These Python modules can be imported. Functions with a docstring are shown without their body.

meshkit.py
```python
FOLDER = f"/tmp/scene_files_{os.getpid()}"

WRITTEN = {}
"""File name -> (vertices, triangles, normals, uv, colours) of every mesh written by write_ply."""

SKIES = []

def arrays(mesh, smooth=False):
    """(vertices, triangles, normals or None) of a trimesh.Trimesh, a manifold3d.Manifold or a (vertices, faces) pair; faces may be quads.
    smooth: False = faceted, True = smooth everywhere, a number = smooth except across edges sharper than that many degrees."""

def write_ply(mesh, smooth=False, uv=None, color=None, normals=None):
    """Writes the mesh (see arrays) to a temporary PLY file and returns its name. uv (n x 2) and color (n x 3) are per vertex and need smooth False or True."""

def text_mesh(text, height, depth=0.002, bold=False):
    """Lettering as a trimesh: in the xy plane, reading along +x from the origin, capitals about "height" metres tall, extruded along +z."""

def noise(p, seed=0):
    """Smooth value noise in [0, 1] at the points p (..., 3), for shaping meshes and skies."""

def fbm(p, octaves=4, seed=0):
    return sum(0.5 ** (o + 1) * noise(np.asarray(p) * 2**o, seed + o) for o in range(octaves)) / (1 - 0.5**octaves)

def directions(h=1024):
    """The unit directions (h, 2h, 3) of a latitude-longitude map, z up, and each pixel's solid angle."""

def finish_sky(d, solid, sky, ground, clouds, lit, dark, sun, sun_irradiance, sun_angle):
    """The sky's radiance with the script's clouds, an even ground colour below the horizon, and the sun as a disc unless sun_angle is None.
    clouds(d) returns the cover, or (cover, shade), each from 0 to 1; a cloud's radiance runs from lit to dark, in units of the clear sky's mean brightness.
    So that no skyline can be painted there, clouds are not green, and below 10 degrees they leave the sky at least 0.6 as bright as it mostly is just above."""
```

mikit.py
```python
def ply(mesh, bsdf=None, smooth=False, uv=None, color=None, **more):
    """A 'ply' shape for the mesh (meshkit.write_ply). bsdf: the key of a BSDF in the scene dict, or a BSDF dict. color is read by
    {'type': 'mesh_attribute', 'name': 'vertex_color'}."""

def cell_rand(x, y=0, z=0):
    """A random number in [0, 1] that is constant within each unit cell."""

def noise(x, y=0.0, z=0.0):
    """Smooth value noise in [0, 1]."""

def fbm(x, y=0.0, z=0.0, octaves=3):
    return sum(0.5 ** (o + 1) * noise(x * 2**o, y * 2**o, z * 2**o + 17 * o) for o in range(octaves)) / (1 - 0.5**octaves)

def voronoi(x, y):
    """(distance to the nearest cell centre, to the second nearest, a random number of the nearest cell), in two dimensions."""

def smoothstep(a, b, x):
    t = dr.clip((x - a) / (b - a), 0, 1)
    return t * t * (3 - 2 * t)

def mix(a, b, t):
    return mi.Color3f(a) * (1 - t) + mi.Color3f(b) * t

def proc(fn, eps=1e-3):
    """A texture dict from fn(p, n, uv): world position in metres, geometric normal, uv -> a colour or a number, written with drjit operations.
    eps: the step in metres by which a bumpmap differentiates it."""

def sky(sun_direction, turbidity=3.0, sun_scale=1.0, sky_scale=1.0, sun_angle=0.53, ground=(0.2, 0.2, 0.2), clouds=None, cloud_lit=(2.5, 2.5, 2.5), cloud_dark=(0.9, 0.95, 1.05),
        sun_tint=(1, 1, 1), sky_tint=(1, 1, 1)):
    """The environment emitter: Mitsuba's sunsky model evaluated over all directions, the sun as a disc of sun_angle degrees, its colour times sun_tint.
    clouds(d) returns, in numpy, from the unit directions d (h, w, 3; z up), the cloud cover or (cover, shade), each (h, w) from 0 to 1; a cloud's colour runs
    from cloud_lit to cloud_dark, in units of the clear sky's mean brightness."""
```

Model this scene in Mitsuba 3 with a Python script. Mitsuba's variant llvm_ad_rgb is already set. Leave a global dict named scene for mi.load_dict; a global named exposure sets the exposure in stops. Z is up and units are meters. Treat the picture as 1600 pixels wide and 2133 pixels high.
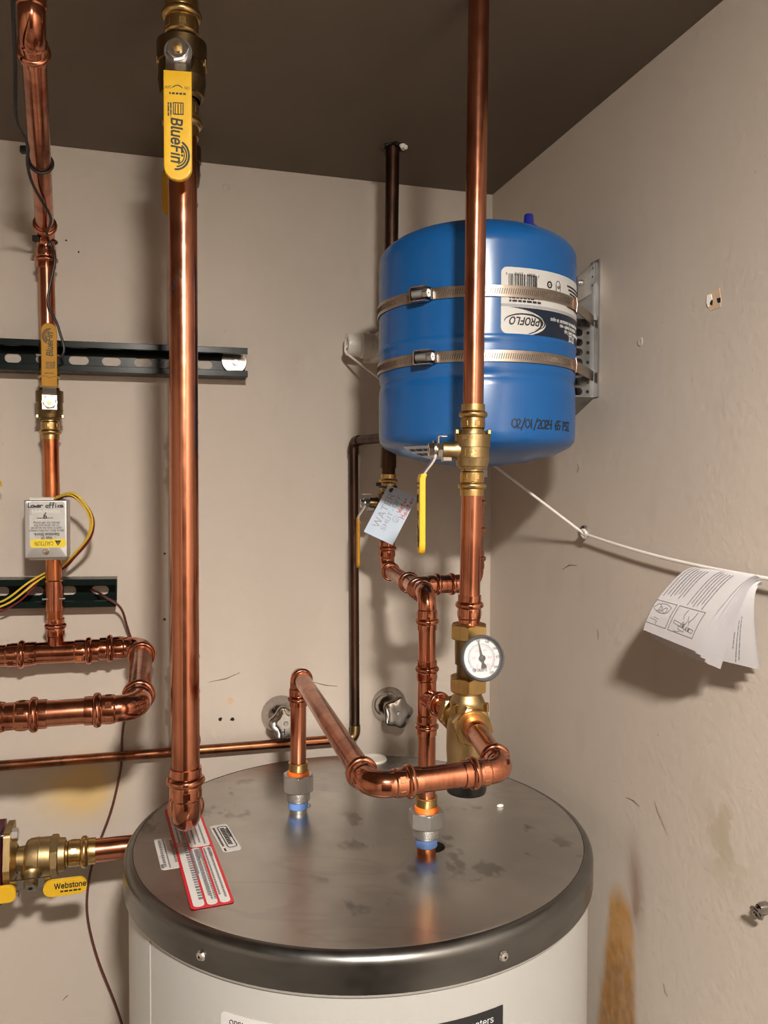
import math, random, numpy as np, trimesh, mitsuba as mi, drjit as dr
import shapely.geometry as sg, shapely.affinity as sa
from shapely.ops import unary_union
import mikit, meshkit
from mikit import noise, fbm, smoothstep, mix, proc
T = mi.ScalarTransform4f
rng = random.Random(7)
scene, labels = {}, {}
A = lambda *v: np.array(v, float)
unit = lambda v: np.asarray(v, float) / np.linalg.norm(v)

# ---------------------------------------------------------------- camera, lamp, exposure
FPX, PHI, THETA, ROLL = 1700.0, math.radians(1.658), math.radians(16.333), math.radians(0.12)
EYE = A(0, 0, 1.80)
FH, RH, ZZ = A(math.sin(THETA), math.cos(THETA), 0), A(math.cos(THETA), -math.sin(THETA), 0), A(0, 0, 1)
FW = math.cos(PHI) * FH - math.sin(PHI) * ZZ
_up = math.sin(PHI) * FH + math.cos(PHI) * ZZ
RT = math.cos(ROLL) * RH + math.sin(ROLL) * _up
UP = -math.sin(ROLL) * RH + math.cos(ROLL) * _up
scene['camera'] = {'type': 'perspective', 'fov_axis': 'x', 'fov': math.degrees(2 * math.atan(800 / FPX)), 'near_clip': 0.02, 'far_clip': 50.0,
                   'to_world': T().look_at(origin=EYE.tolist(), target=(EYE + FW).tolist(), up=UP.tolist())}
exposure = 0.0
LAMP_POS, LAMP_R, LAMP_L = A(0.09, -0.37, 2.3195), 0.060, (1980.0, 1820.0, 1625.0)

# the room: back wall Y = W, right wall X = S, ceiling Z = CEIL
W, S, CEIL = 1.357, 0.598, 1.80 + 0.5235
LIDZ, HR, HC = 1.80 - 0.4413, 0.295, A(0.267, 1.0188)

def ray(x, y):
    return FW + (x - 800) / FPX * RT - (y - 1066.5) / FPX * UP
def P(x, y, D):                      # the point seen at (x, y), D metres ahead
    d = ray(x, y); return EYE + d * (D / (d @ FH))
def onY(x, y, Y):
    d = ray(x, y); return EYE + d * (Y / d[1])
def onX(x, y, X):
    d = ray(x, y); return EYE + d * (X / d[0])
def onZ(x, y, Z):
    d = ray(x, y); return EYE + d * ((Z - EYE[2]) / d[2])
wallB = lambda x, y, off=0.0: onY(x, y, W - off)
wallR = lambda x, y, off=0.0: onX(x, y, S - off)
def zat(p, y):                       # the height of the vertical through p seen at row y
    D = p @ FH; lo = P(800 + FPX * (p @ RH) / D, y, D); return lo[2]
def onV(p, y): return A(p[0], p[1], zat(p, y))

# ---------------------------------------------------------------- bookkeeping
def key_for(base):
    k, n = base, 0
    taken = lambda k: k in scene or k in labels or any(s.startswith(k + '__') for s in scene)
    while taken(k):
        n += 1; k = f'{base}_{n:03d}'
    return k
def thing(name, label, cat, group=None):
    k = key_for(name); labels[k] = {'label': label, 'category': cat}
    if group: labels[k]['group'] = group
    return k
def obj(name, mesh, mat, parent=None, smooth=32, label=None, kind=None, **more):
    if isinstance(mesh, (list,)): mesh = trimesh.util.concatenate(mesh)
    base = f'{parent}__{name}' if parent else name
    k = key_for(base) if not (parent is None and name in labels) else name
    scene[k] = mikit.ply(mesh, mat, smooth=smooth, **more)
    if label or kind:
        labels.setdefault(k, {})
        if label: labels[k]['label'] = label
        if kind: labels[k]['kind'] = kind
    return k
def single(name, label, cat, mesh, mat, group=None, smooth=32):
    k = thing(name, label, cat, group); obj(k, mesh, mat, smooth=smooth); return k
def struct(name, mesh, mat, label, smooth=False):
    obj(name, mesh, mat, smooth=smooth); labels[name] = {'label': label, 'kind': 'structure'}

# ---------------------------------------------------------------- mesh tools
TM = lambda v, f: trimesh.Trimesh(np.asarray(v, float), np.asarray(f, int), process=False)
def basis(d):
    d = unit(d); a = np.cross(d, ZZ if abs(d[2]) < 0.9 else A(0, 1, 0)); a = unit(a); return a, np.cross(d, a), d
def lathe(prof, p0, d, n=40, ref=None):
    a, b, d = basis(d)
    if ref is not None:
        a = unit(np.asarray(ref, float) - (np.asarray(ref, float) @ d) * d); b = np.cross(d, a)
    prof = np.asarray(prof, float); t = np.arange(n) * 2 * np.pi / n
    ring = np.cos(t)[:, None] * a + np.sin(t)[:, None] * b
    v = (np.asarray(p0, float) + prof[:, None, 0, None] * d + prof[:, None, 1, None] * ring).reshape(-1, 3)
    m = len(prof); f = []
    for i in range(m - 1):
        for j in range(n):
            k = (j + 1) % n; q = [i * n + j, i * n + k, (i + 1) * n + k, (i + 1) * n + j]
            if prof[i][1] > 1e-9: f.append([q[0], q[1], q[2]] if prof[i + 1][1] > 1e-9 else [q[0], q[1], q[2]])
            if prof[i + 1][1] > 1e-9: f.append([q[0], q[2], q[3]])
    return TM(v, f)
def arc_prof(c, r, a0, a1, n=8, sx=1.0):
    t = np.radians(np.linspace(a0, a1, n)); return [(c[0] + sx * r * math.cos(x), c[1] + r * math.sin(x)) for x in t]
def tube(path, r, n=24, caps=True, closed=False):
    p = np.asarray(path, float); m = len(p)
    tg = np.gradient(p, axis=0) if not closed else np.roll(p, -1, 0) - np.roll(p, 1, 0)
    tg /= np.linalg.norm(tg, axis=1, keepdims=True) + 1e-12
    a, b, _ = basis(tg[0]); fr = [a]
    for i in range(1, m):
        a = a - (a @ tg[i]) * tg[i]; a = unit(a); fr.append(a)
    fr = np.array(fr); bi = np.cross(tg, fr); rr = np.broadcast_to(r, (m,)); t = np.arange(n) * 2 * np.pi / n
    v = (p[:, None] + rr[:, None, None] * (np.cos(t)[None, :, None] * fr[:, None] + np.sin(t)[None, :, None] * bi[:, None])).reshape(-1, 3)
    f = []
    for i in range(m if closed else m - 1):
        i2 = (i + 1) % m
        for j in range(n):
            k = (j + 1) % n; f += [[i * n + j, i * n + k, i2 * n + k], [i * n + j, i2 * n + k, i2 * n + j]]
    v = list(v)
    if caps and not closed:
        v += [p[0], p[-1]]; c0, c1 = len(v) - 2, len(v) - 1
        for j in range(n):
            k = (j + 1) % n; f += [[c0, k, j], [c1, (m - 1) * n + j, (m - 1) * n + k]]
    return TM(v, f)
def spline(pts, n=60):
    from scipy.interpolate import CubicSpline
    p = np.asarray(pts, float); d = np.r_[0, np.cumsum(np.linalg.norm(np.diff(p, axis=0), axis=1))]
    return CubicSpline(d, p)(np.linspace(0, d[-1], n))
def frame(o, ex, ey, n=None):
    ex, ey = unit(ex), unit(ey); n = unit(np.cross(ex, ey)) if n is None else unit(n)
    M = np.eye(4); M[:3, 0], M[:3, 1], M[:3, 2], M[:3, 3] = ex, ey, n, o; return M
def tr(m, M):
    m = m.copy(); m.apply_transform(M); return m
def poly(pg, h=0.0003):
    gs = list(getattr(pg, 'geoms', [pg])); return trimesh.util.concatenate([trimesh.creation.extrude_polygon(g, h, engine='earcut') for g in gs if g.area > 1e-12])
def rrect(x0, y0, x1, y1, r=0.002):
    r = min(r, (x1 - x0) / 2.01, (y1 - y0) / 2.01); return sg.box(x0 + r, y0 + r, x1 - r, y1 - r).buffer(r, 5)
def rbox(M, sx, sy, sz, b=0.001):    # a bevelled box in the frame M, centred
    pg = rrect(-sx / 2 + b, -sy / 2 + b, sx / 2 - b, sy / 2 - b, b)
    m0 = np.asarray(pg.exterior.coords)[:-1]; n = len(m0); out = []
    for z, g in ((-sz / 2, 0), (-sz / 2 + b, b), (sz / 2 - b, b), (sz / 2, 0)):
        q = m0 + np.sign(m0) * g if g else m0
        out.append(np.c_[q, np.full(n, z)])
    v = np.vstack(out + [[[0, 0, -sz / 2], [0, 0, sz / 2]]]); f = []
    for i in range(3):
        for j in range(n):
            k = (j + 1) % n; f += [[i * n + j, i * n + k, (i + 1) * n + k], [i * n + j, (i + 1) * n + k, (i + 1) * n + j]]
    for j in range(n):
        k = (j + 1) % n; f += [[4 * n, k, j], [4 * n + 1, 3 * n + j, 3 * n + k]]
    m = TM(v, f)
    if m.volume < 0: m.invert()
    return tr(m, M)
def box(c, sx, sy, sz):
    m = trimesh.creation.box([sx, sy, sz]); m.apply_translation(c); return m
def prism(M, pg, h, ch=0.0):         # polygon extruded along the frame's normal, with a chamfered far edge
    if ch <= 0: return tr(poly(pg, h), M)
    lo, hi = poly(pg, h - ch), None
    ext = np.asarray(pg.exterior.coords)[:-1]; inn = ext * (1 - ch / np.abs(ext).max())
    n = len(ext); v = np.vstack([np.c_[ext, np.full(n, h - ch)], np.c_[inn, np.full(n, h)], [[0, 0, h]]]); f = []
    for j in range(n):
        k = (j + 1) % n; f += [[j, k, n + k], [j, n + k, n + j], [n + j, n + k, 2 * n]]
    m = trimesh.util.concatenate([lo, TM(v, f)]); return tr(m, M)
def hexa(r, n=6, rot=0): return sg.Polygon([(r * math.cos(2 * math.pi * i / n + rot), r * math.sin(2 * math.pi * i / n + rot)) for i in range(n)])
def hexnut(p0, d, r, L, rot=0.0, bore=0.0, n=6, ref=None):       # nut with chamfered corners: lathe-cut hexagon
    a, b, d = basis(d)
    if ref is not None: a = unit(np.asarray(ref, float) - (np.asarray(ref, float) @ d) * d); b = np.cross(d, a)
    k = 12 * n; t = np.arange(k) * 2 * np.pi / k + rot
    apo = r * math.cos(math.pi / n); lim = lambda q: apo * .975 + q * 1.9; seg = (np.arange(k) * 2 * np.pi / k) % (2 * np.pi / n) - math.pi / n
    rad = apo / np.cos(seg); ch = .045 * r
    rows = [(q, np.minimum(rad, lim(q))) for q in (0, ch, 2 * ch, 3 * ch)]; rows = rows + [(L - q, R) for q, R in rows[::-1]]
    rows = [(0, np.full(k, bore))] + rows + [(L, np.full(k, bore))]
    v = np.vstack([np.asarray(p0, float) + s * d + R[:, None] * (np.cos(t)[:, None] * a + np.sin(t)[:, None] * b) for s, R in rows]); f = []
    for i in range(len(rows) - 1):
        for j in range(k):
            j2 = (j + 1) % k; f += [[i * k + j, i * k + j2, (i + 1) * k + j2], [i * k + j, (i + 1) * k + j2, (i + 1) * k + j]]
    return TM(v, f)
# printing: flat lettering and marks, as thin meshes in a frame or wrapped by a mapping function
def text(s, h, x=0.0, y=0.0, rot=0.0, bold=False, sx=1.0, slant=0.0, align='l', depth=0.0002):
    m = meshkit.text_mesh(s, h, depth, bold); v = m.vertices
    v[:, 0] = v[:, 0] * sx + slant * v[:, 1]
    w = v[:, 0].max(); v[:, 0] -= {'l': 0, 'c': w / 2, 'r': w}[align]
    c, q = math.cos(math.radians(rot)), math.sin(math.radians(rot))
    m.vertices = np.c_[v[:, 0] * c - v[:, 1] * q + x, v[:, 0] * q + v[:, 1] * c + y, v[:, 2]]
    return m
def bars(x, y, L, h, rot=0.0, seed=0, depth=0.0002, wmin=1.2, wmax=5.0):     # a line of print too small to read
    r = random.Random(seed); out, s = [], 0.0
    c, q = math.cos(math.radians(rot)), math.sin(math.radians(rot))
    while s < L:
        w = min(r.uniform(wmin, wmax) * h, L - s)
        g = sa.affine_transform(sg.box(s, 0, s + w, h), [c, -q, q, c, x, y]); out.append(poly(g, depth)); s += w + 0.6 * h
    return trimesh.util.concatenate(out)
def strokes(lines, w, depth=0.0002):
    return poly(unary_union([sg.LineString(l).buffer(w / 2, 4) for l in lines]), depth)
def mapped(m, fn, maxedge=None):
    v, f = m.vertices, m.faces
    if maxedge: v, f = trimesh.remesh.subdivide_to_size(v, f, maxedge, max_iter=20)
    return TM(fn(np.asarray(v)), f)
INK = {  # handwriting, unit boxes
 '0': [[(.5, 1), (.1, .8), (.05, .3), (.4, 0), (.8, .3), (.8, .75), (.5, 1)]], '1': [[(.4, 1), (.35, 0)]], '2': [[(.1, .8), (.4, 1), (.7, .75), (.1, .02), (.85, .05)]],
 '4': [[(.2, 1), (.1, .5), (.75, .5)], [(.7, 1), (.6, 0)]], '5': [[(.8, 1), (.25, 1), (.2, .55), (.7, .5), (.6, .1), (.1, .02)]], '6': [[(.6, 1), (.15, .4), (.35, 0), (.75, .15), (.6, .5), (.2, .35)]],
 '/': [[(.7, 1.1), (.1, -.2)]], 'P': [[(.15, 0), (.2, 1), (.75, .85), (.65, .5), (.2, .45)]], 'S': [[(.75, .9), (.35, 1), (.2, .7), (.7, .4), (.5, .02), (.1, .1)]], 'I': [[(.15, 1), (.8, 1)], [(.5, 1), (.45, 0)], [(.1, 0), (.8, .02)]],
 'L': [[(.2, 1), (.15, .05), (.9, .1)]], 'o': [[(.5, .5), (.1, .4), (.1, .05), (.6, 0), (.7, .35), (.5, .5)]], 'w': [[(.05, .5), (.2, 0), (.45, .4), (.65, 0), (.95, .5)]], 'e': [[(.1, .25), (.75, .3), (.5, .55), (.1, .3), (.3, 0), (.85, .1)]],
 'r': [[(.15, .5), (.2, 0)], [(.18, .3), (.45, .52), (.8, .45)]], 'f': [[(.8, 1), (.45, 1), (.35, -.1)], [(.1, .5), (.75, .55)]], 'i': [[(.4, .5), (.4, 0)], [(.42, .75), (.45, .8)]], 'c': [[(.75, .5), (.2, .4), (.2, .05), (.8, .05)]],
 'H': [[(.15, 1), (.1, 0)], [(.8, 1), (.75, 0)], [(.1, .5), (.8, .55)]], 'a': [[(.7, .45), (.15, .4), (.15, .05), (.6, .1), (.72, .5), (.75, 0)]], 't': [[(.45, .95), (.4, 0)], [(.1, .6), (.8, .65)]], 'W': [[(.0, 1), (.25, 0), (.5, .7), (.75, 0), (1, 1)]], ' ': []}
def hand(s, h, adv=0.8, w=None):
    ls, x = [], 0.0
    for ch in s:
        ls += [[(x + a * h * .8, b * h) for a, b in l] for l in INK[ch]]; x += adv * h
    return ls, (w or h * .13)

# ---------------------------------------------------------------- materials
def rgb(*c): return {'type': 'rgb', 'value': list(c)}
def P_(name, color, rough=0.5, metal=0.0, spec=0.5, **k):
    scene[name] = {'type': 'twosided', 'bsdf': {'type': 'principled', 'base_color': color if isinstance(color, dict) else rgb(*color), 'roughness': rough if isinstance(rough, dict) else float(rough), 'metallic': float(metal), **({'specular': spec} if not metal else {}), **k}}
    return name
def copper_fn(base, dark, sc):
    def fn(p, n, uv):
        t = fbm(p.x * 45 * sc, p.y * 45 * sc, p.z * 14 * sc, 4); s = fbm(p.x * 420, p.y * 420, p.z * 9, 2)
        return mix(base, dark, dr.clip(smoothstep(0.42, 0.72, t) * 0.7 + 0.22 * smoothstep(0.48, 0.72, s), 0, 1))
    return proc(fn)
def rough_fn(lo, hi, sc=60):
    return proc(lambda p, n, uv: lo + (hi - lo) * fbm(p.x * sc, p.y * sc, p.z * sc, 3))
P_('copper', copper_fn((.58, .235, .140), (.32, .110, .062), 1), rough_fn(.12, .27), 1)
P_('copper_fitting', copper_fn((.60, .240, .142), (.36, .125, .070), 1.6), rough_fn(.07, .19), 1)
P_('copper_flux', copper_fn((.62, .22, .09), (.33, .09, .04), 1.4), rough_fn(.15, .32), 1)
P_('copper_old', copper_fn((.30, .115, .055), (.085, .045, .03), 1.2), rough_fn(.25, .45), 1)
P_('copper_dark', copper_fn((.085, .045, .03), (.03, .022, .018), 1.2), rough_fn(.3, .5), 1)
P_('brass', copper_fn((.60, .41, .17), (.40, .26, .10), 1), rough_fn(.20, .34), 1)
P_('brass_cast', copper_fn((.47, .345, .17), (.30, .21, .10), 1), rough_fn(.34, .46), 1)
P_('brass_old', copper_fn((.22, .15, .07), (.10, .07, .04), 1), rough_fn(.28, .42), 1)
P_('steel', (.55, .54, .53), .22, 1)
P_('steel_bright', (.78, .77, .76), .16, 1)
P_('steel_nut', copper_fn((.66, .66, .65), (.52, .52, .51), 2), .42, 1)
P_('band_steel', (.50, .43, .37), .30, 1)
P_('galvanized', copper_fn((.30, .298, .295), (.20, .20, .198), 1), rough_fn(.36, .5), 1)
P_('chrome', copper_fn((.47, .455, .44), (.26, .24, .22), 1), .10, 1)
P_('aluminium', (.50, .497, .495), .36, 1)
P_('dark_metal', (.05, .05, .052), .35, 1)
P_('yellow_vinyl', (.64, .385, .018), .34, 0, .4)
P_('yellow_vinyl_aged', (.40, .195, .014), .55, 0, .2)
P_('ink', (.012, .012, .013), .6)
P_('ink_grey', (.13, .13, .14), .6)
P_('ink_pink', (.55, .24, .26), .6)
P_('ink_red', (.50, .15, .11), .6)
P_('ink_pale', (.30, .31, .33), .6)
P_('white_print', (.60, .60, .59), .5)
P_('navy', (.006, .014, .030), .3)
P_('label_white', (.50, .50, .49), .42)
P_('sticker_white', proc(lambda p, n, uv: mix((.47, .46, .445), (.33, .32, .305), smoothstep(.55, .8, fbm(p.x * 60, p.y * 60, p.z * 60, 3)))), .35)
P_('sticker_red', (.42, .012, .02), .35)
P_('sticker_yellow', (.72, .55, .02), .35)
P_('tag_plastic', (.47, .57, .70), .42)
P_('tank_blue', proc(lambda p, n, uv: mix((.004, .078, .262), (.006, .090, .292), fbm(p.x * 30, p.y * 30, p.z * 30, 3))), .24, 0, .5, clearcoat=.35, clearcoat_gloss=.93)
P_('cap_blue', (.012, .02, .22), .22)
P_('jacket', proc(lambda p, n, uv: mix((.37, .368, .354), (.335, .332, .318), fbm(p.x * 8, p.y * 8, p.z * 3, 3))), .38, 0, .5)
P_('strut_green', (.004, .009, .008), .25, 0, .12)
P_('rubber', (.008, .008, .008), .45)
P_('black_plastic', (.010, .010, .010), .38)
P_('white_plastic', (.60, .575, .52), .32)
P_('clear_plastic', (.62, .60, .56), .2)
P_('cord_white', (.70, .67, .63), .6)
P_('paper', proc(lambda p, n, uv: mix((.53, .515, .53), (.49, .475, .49), noise(p.x * 40, p.y * 40, p.z * 40))), .8, 0, .2)
P_('wire_yellow', (.62, .43, .04), .35)
P_('wire_red', (.13, .012, .018), .35)
P_('wire_brown', (.085, .028, .022), .4)
P_('tape_blue', (.16, .32, .78), .5)
P_('gasket_orange', (.80, .17, .015), .4)
P_('maroon', (.055, .006, .014), .3)
P_('grey_bezel', (.06, .06, .063), .35, 0, .4)
P_('dial_white', (.43, .445, .47), .5)
P_('hole_black', (.006, .005, .004), .9)
P_('plaster', (.78, .75, .70), .9)
P_('gypsum_brown', (.52, .38, .26), .9)
def lid_fn(p, n, uv):
    a = fbm(p.x * 9 + 3, p.y * 9, p.z * 9, 5); b = fbm(p.x * 34, p.y * 22, p.z * 30, 4); c = fbm(p.x * 5, p.y * 16 + p.x * 6, 2.0, 4)
    m = mix((.60, .605, .60), (.46, .463, .46), smoothstep(.35, .7, a))
    m = mix(m, (.13, .122, .112), smoothstep(.60, .70, b) * smoothstep(.50, .62, a) * .5)
    return mix(m, (.14, .132, .122), smoothstep(.60, .64, c) * (1 - smoothstep(.65, .68, c)) * .10)
P_('lid_steel', proc(lid_fn), proc(lambda p, n, uv: .22 + .18 * fbm(p.x * 11, p.y * 11, p.z * 11, 4)), 1)
P_('rim_steel', proc(lambda p, n, uv: mix((.25, .252, .248), (.15, .152, .150), fbm(p.x * 18, p.y * 18, p.z * 50, 4))), rough_fn(.22, .36), 1)
# painted plaster: roller texture, scuffs, old stains
s1, s2 = wallR(1292, 1962), wallR(1327, 1895)
s3, s4 = wallB(110, 1650), wallB(190, 1640)
s5 = wallR(1510, 1745)
def gauss(a, b, w): return dr.exp(-dr.square((a - b) / w))
def wall_fn(p, n, uv):
    base = mix((.500, .442, .386), (.450, .396, .343), fbm(p.x * 5, p.y * 5, p.z * 3, 4))
    sm = fbm(p.x * 30, p.y * 30, p.z * 9 + 4, 4)
    base = mix(base, (.40, .335, .27), smoothstep(.62, .80, sm) * .16)
    sp = noise(p.x * 150, p.y * 150, p.z * 90); base = mix(base, (.20, .155, .12), smoothstep(.93, .985, sp) * .6 * smoothstep(.5, .6, fbm(p.x * 4 + 9, p.y * 4, p.z * 4, 2)))
    right = smoothstep(S - .012, S - .006, p.x)
    wob = (fbm(p.y * 26, p.z * 12, 3.3, 3) - .5) * .035
    # rust-orange run on the right wall
    yy = (p.y - float(s1[1]) + wob) / (.040 + .032 * smoothstep(float(s1[2]) + .02, float(s1[2]) - .25, p.z))
    o = right * smoothstep(1.15, .6, dr.abs(yy)) * smoothstep(1.0, .55, dr.abs(yy)) ** .5 * smoothstep(float(s1[2]) + .088, float(s1[2]) + .045, p.z + dr.square(p.y - float(s1[1])) * 28.0)
    streak = .66 + .35 * (fbm(p.y * 90, p.z * 60, 1.7, 3) - .5)
    base = mix(base, mix((.43, .215, .050), (.20, .095, .035), dr.clip(smoothstep(float(s1[2]) + .06, float(s1[2]) - .10, p.z) * .55 + .9 * (fbm(p.y * 110, p.z * 70, 7.0, 3) - .5), 0, 1)), dr.clip(o * streak * 1.3, 0, .92))
    r2 = right * (gauss(p.y - .10 * (p.z - float(s2[2])), float(s2[1]), .015) * gauss(p.z, float(s2[2]) + .028, .050) + .7 * gauss(p.y, float(s2[1]) + .004, .005) * gauss(p.z, float(s2[2]), .012))
    base = mix(base, (.20, .10, .065), dr.clip(r2, 0, 1) * .66)
    gy = right * gauss(p.y, float(s5[1]), .035) * gauss(p.z, float(s5[2]), .05) * smoothstep(.45, .62, fbm(p.y * 45, p.z * 45, 5.0, 4))
    base = mix(base, (.36, .31, .22), gy * .75)
    back = smoothstep(W - .012, W - .006, p.y)
    ye = back * (gauss(p.x, float(s3[0]) + .03, .05) * gauss(p.z, float(s3[2]), .042) + .8 * gauss(p.x, float(s4[0]), .03) * gauss(p.z, float(s4[2]), .04))
    return mix(base, (.60, .40, .13), dr.clip(ye, 0, 1) * .75)
def wall_bump(p, n, uv):
    return fbm(p.x * 150, p.y * 150, p.z * 110, 3) * .00045 + fbm(p.x * 420, p.y * 420, p.z * 420, 2) * .00022 + fbm(p.x * 9, p.y * 9, p.z * 5, 2) * .0008
scene['wall_paint'] = {'type': 'twosided', 'bsdf': {'type': 'bumpmap', 'arbitrary': proc(wall_bump, eps=6e-4), 'scale': 1.0,
    'bsdf': {'type': 'principled', 'base_color': proc(wall_fn), 'roughness': .62, 'specular': .25}}}
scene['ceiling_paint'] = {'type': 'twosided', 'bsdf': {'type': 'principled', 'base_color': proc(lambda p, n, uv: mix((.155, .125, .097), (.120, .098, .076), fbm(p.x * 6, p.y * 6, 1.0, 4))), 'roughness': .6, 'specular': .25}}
P_('floor_mat', (.20, .18, .16), .6)
P_('scuff_dark', (.16, .125, .10), .8)
P_('slot_dark', (.13, .11, .095), .4, 1)
P_('door_brown', (.055, .036, .024), .5)

# ---------------------------------------------------------------- the room
X0, Y0 = -1.70, -1.00
def slab(x0, y0, z0, x1, y1, z1): return box(((x0 + x1) / 2, (y0 + y1) / 2, (z0 + z1) / 2), x1 - x0, y1 - y0, z1 - z0)
def panel(o, ex, ey, nx, ny):        # a grid with uv, so that the bump has tangents
    u, v = np.meshgrid(np.linspace(0, 1, nx + 1), np.linspace(0, 1, ny + 1)); pts = np.asarray(o) + u.reshape(-1, 1) * np.asarray(ex) + v.reshape(-1, 1) * np.asarray(ey)
    f = []
    for j in range(ny):
        for i in range(nx):
            a = j * (nx + 1) + i; f += [[a, a + 1, a + nx + 2], [a, a + nx + 2, a + nx + 1]]
    return TM(pts, f), np.c_[u.ravel(), v.ravel()]
def wall(name, o, ex, ey, mat, label, thick):
    m, uv = panel(o, ex, ey, 4, 4); n = unit(np.cross(ex, ey)) * thick
    b, uvb = panel(np.asarray(o) + n, ex, ey, 4, 4)
    obj(name, trimesh.util.concatenate([m, b]), mat, smooth=False, uv=np.vstack([uv, uvb])); labels[name] = {'label': label, 'kind': 'structure'}
wall('wall_back', (X0, W, 0), (S - X0 + .1, 0, 0), (0, 0, CEIL), 'wall_paint', 'beige painted back wall of the closet', -.1)
wall('wall_right', (S, W, 0), (0, Y0 - W, 0), (0, 0, CEIL), 'wall_paint', 'beige painted right wall with scuffs and an orange stain', -.1)
wall('wall_left', (X0, Y0, 0), (0, W - Y0, 0), (0, 0, CEIL), 'wall_paint', 'beige painted left wall of the closet', -.1)
wall('wall_front', (S, Y0, 0), (X0 - S, 0, 0), (0, 0, CEIL), 'wall_paint', 'beige painted front wall behind the viewer', -.1)
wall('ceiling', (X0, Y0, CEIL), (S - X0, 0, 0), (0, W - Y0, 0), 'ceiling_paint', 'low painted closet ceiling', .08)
struct('floor', slab(X0, Y0, -.05, S, W, 0), 'floor_mat', 'grey closet floor')
dx0, dx1, dh = -.50, .36, 2.03
dpan = [sg.box(dx0, .01, dx1, dh)]
cut = unary_union([rrect(dx0 + .12, z0, dx1 - .12, z1, .004) for z0, z1 in ((.2, .85), (1.0, 1.85))])
fd = frame(A(0, Y0 + .002, 0), A(-1, 0, 0), ZZ); sgn = lambda g: sa.scale(g, -1, 1, origin=(0, 0))
obj('door_1', [prism(fd, sgn(dpan[0].difference(cut)), .035), prism(fd, sgn(cut), .022)], 'door_brown', smooth=20); labels['door_1'] = {'label': 'dark brown panelled closet door behind the viewer', 'kind': 'structure'}
obj('frame', prism(fd, sgn(sg.box(dx0 - .07, 0, dx1 + .07, dh + .07).difference(sg.box(dx0, -1, dx1, dh))), .045), 'door_brown', 'door_1', 20)
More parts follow.
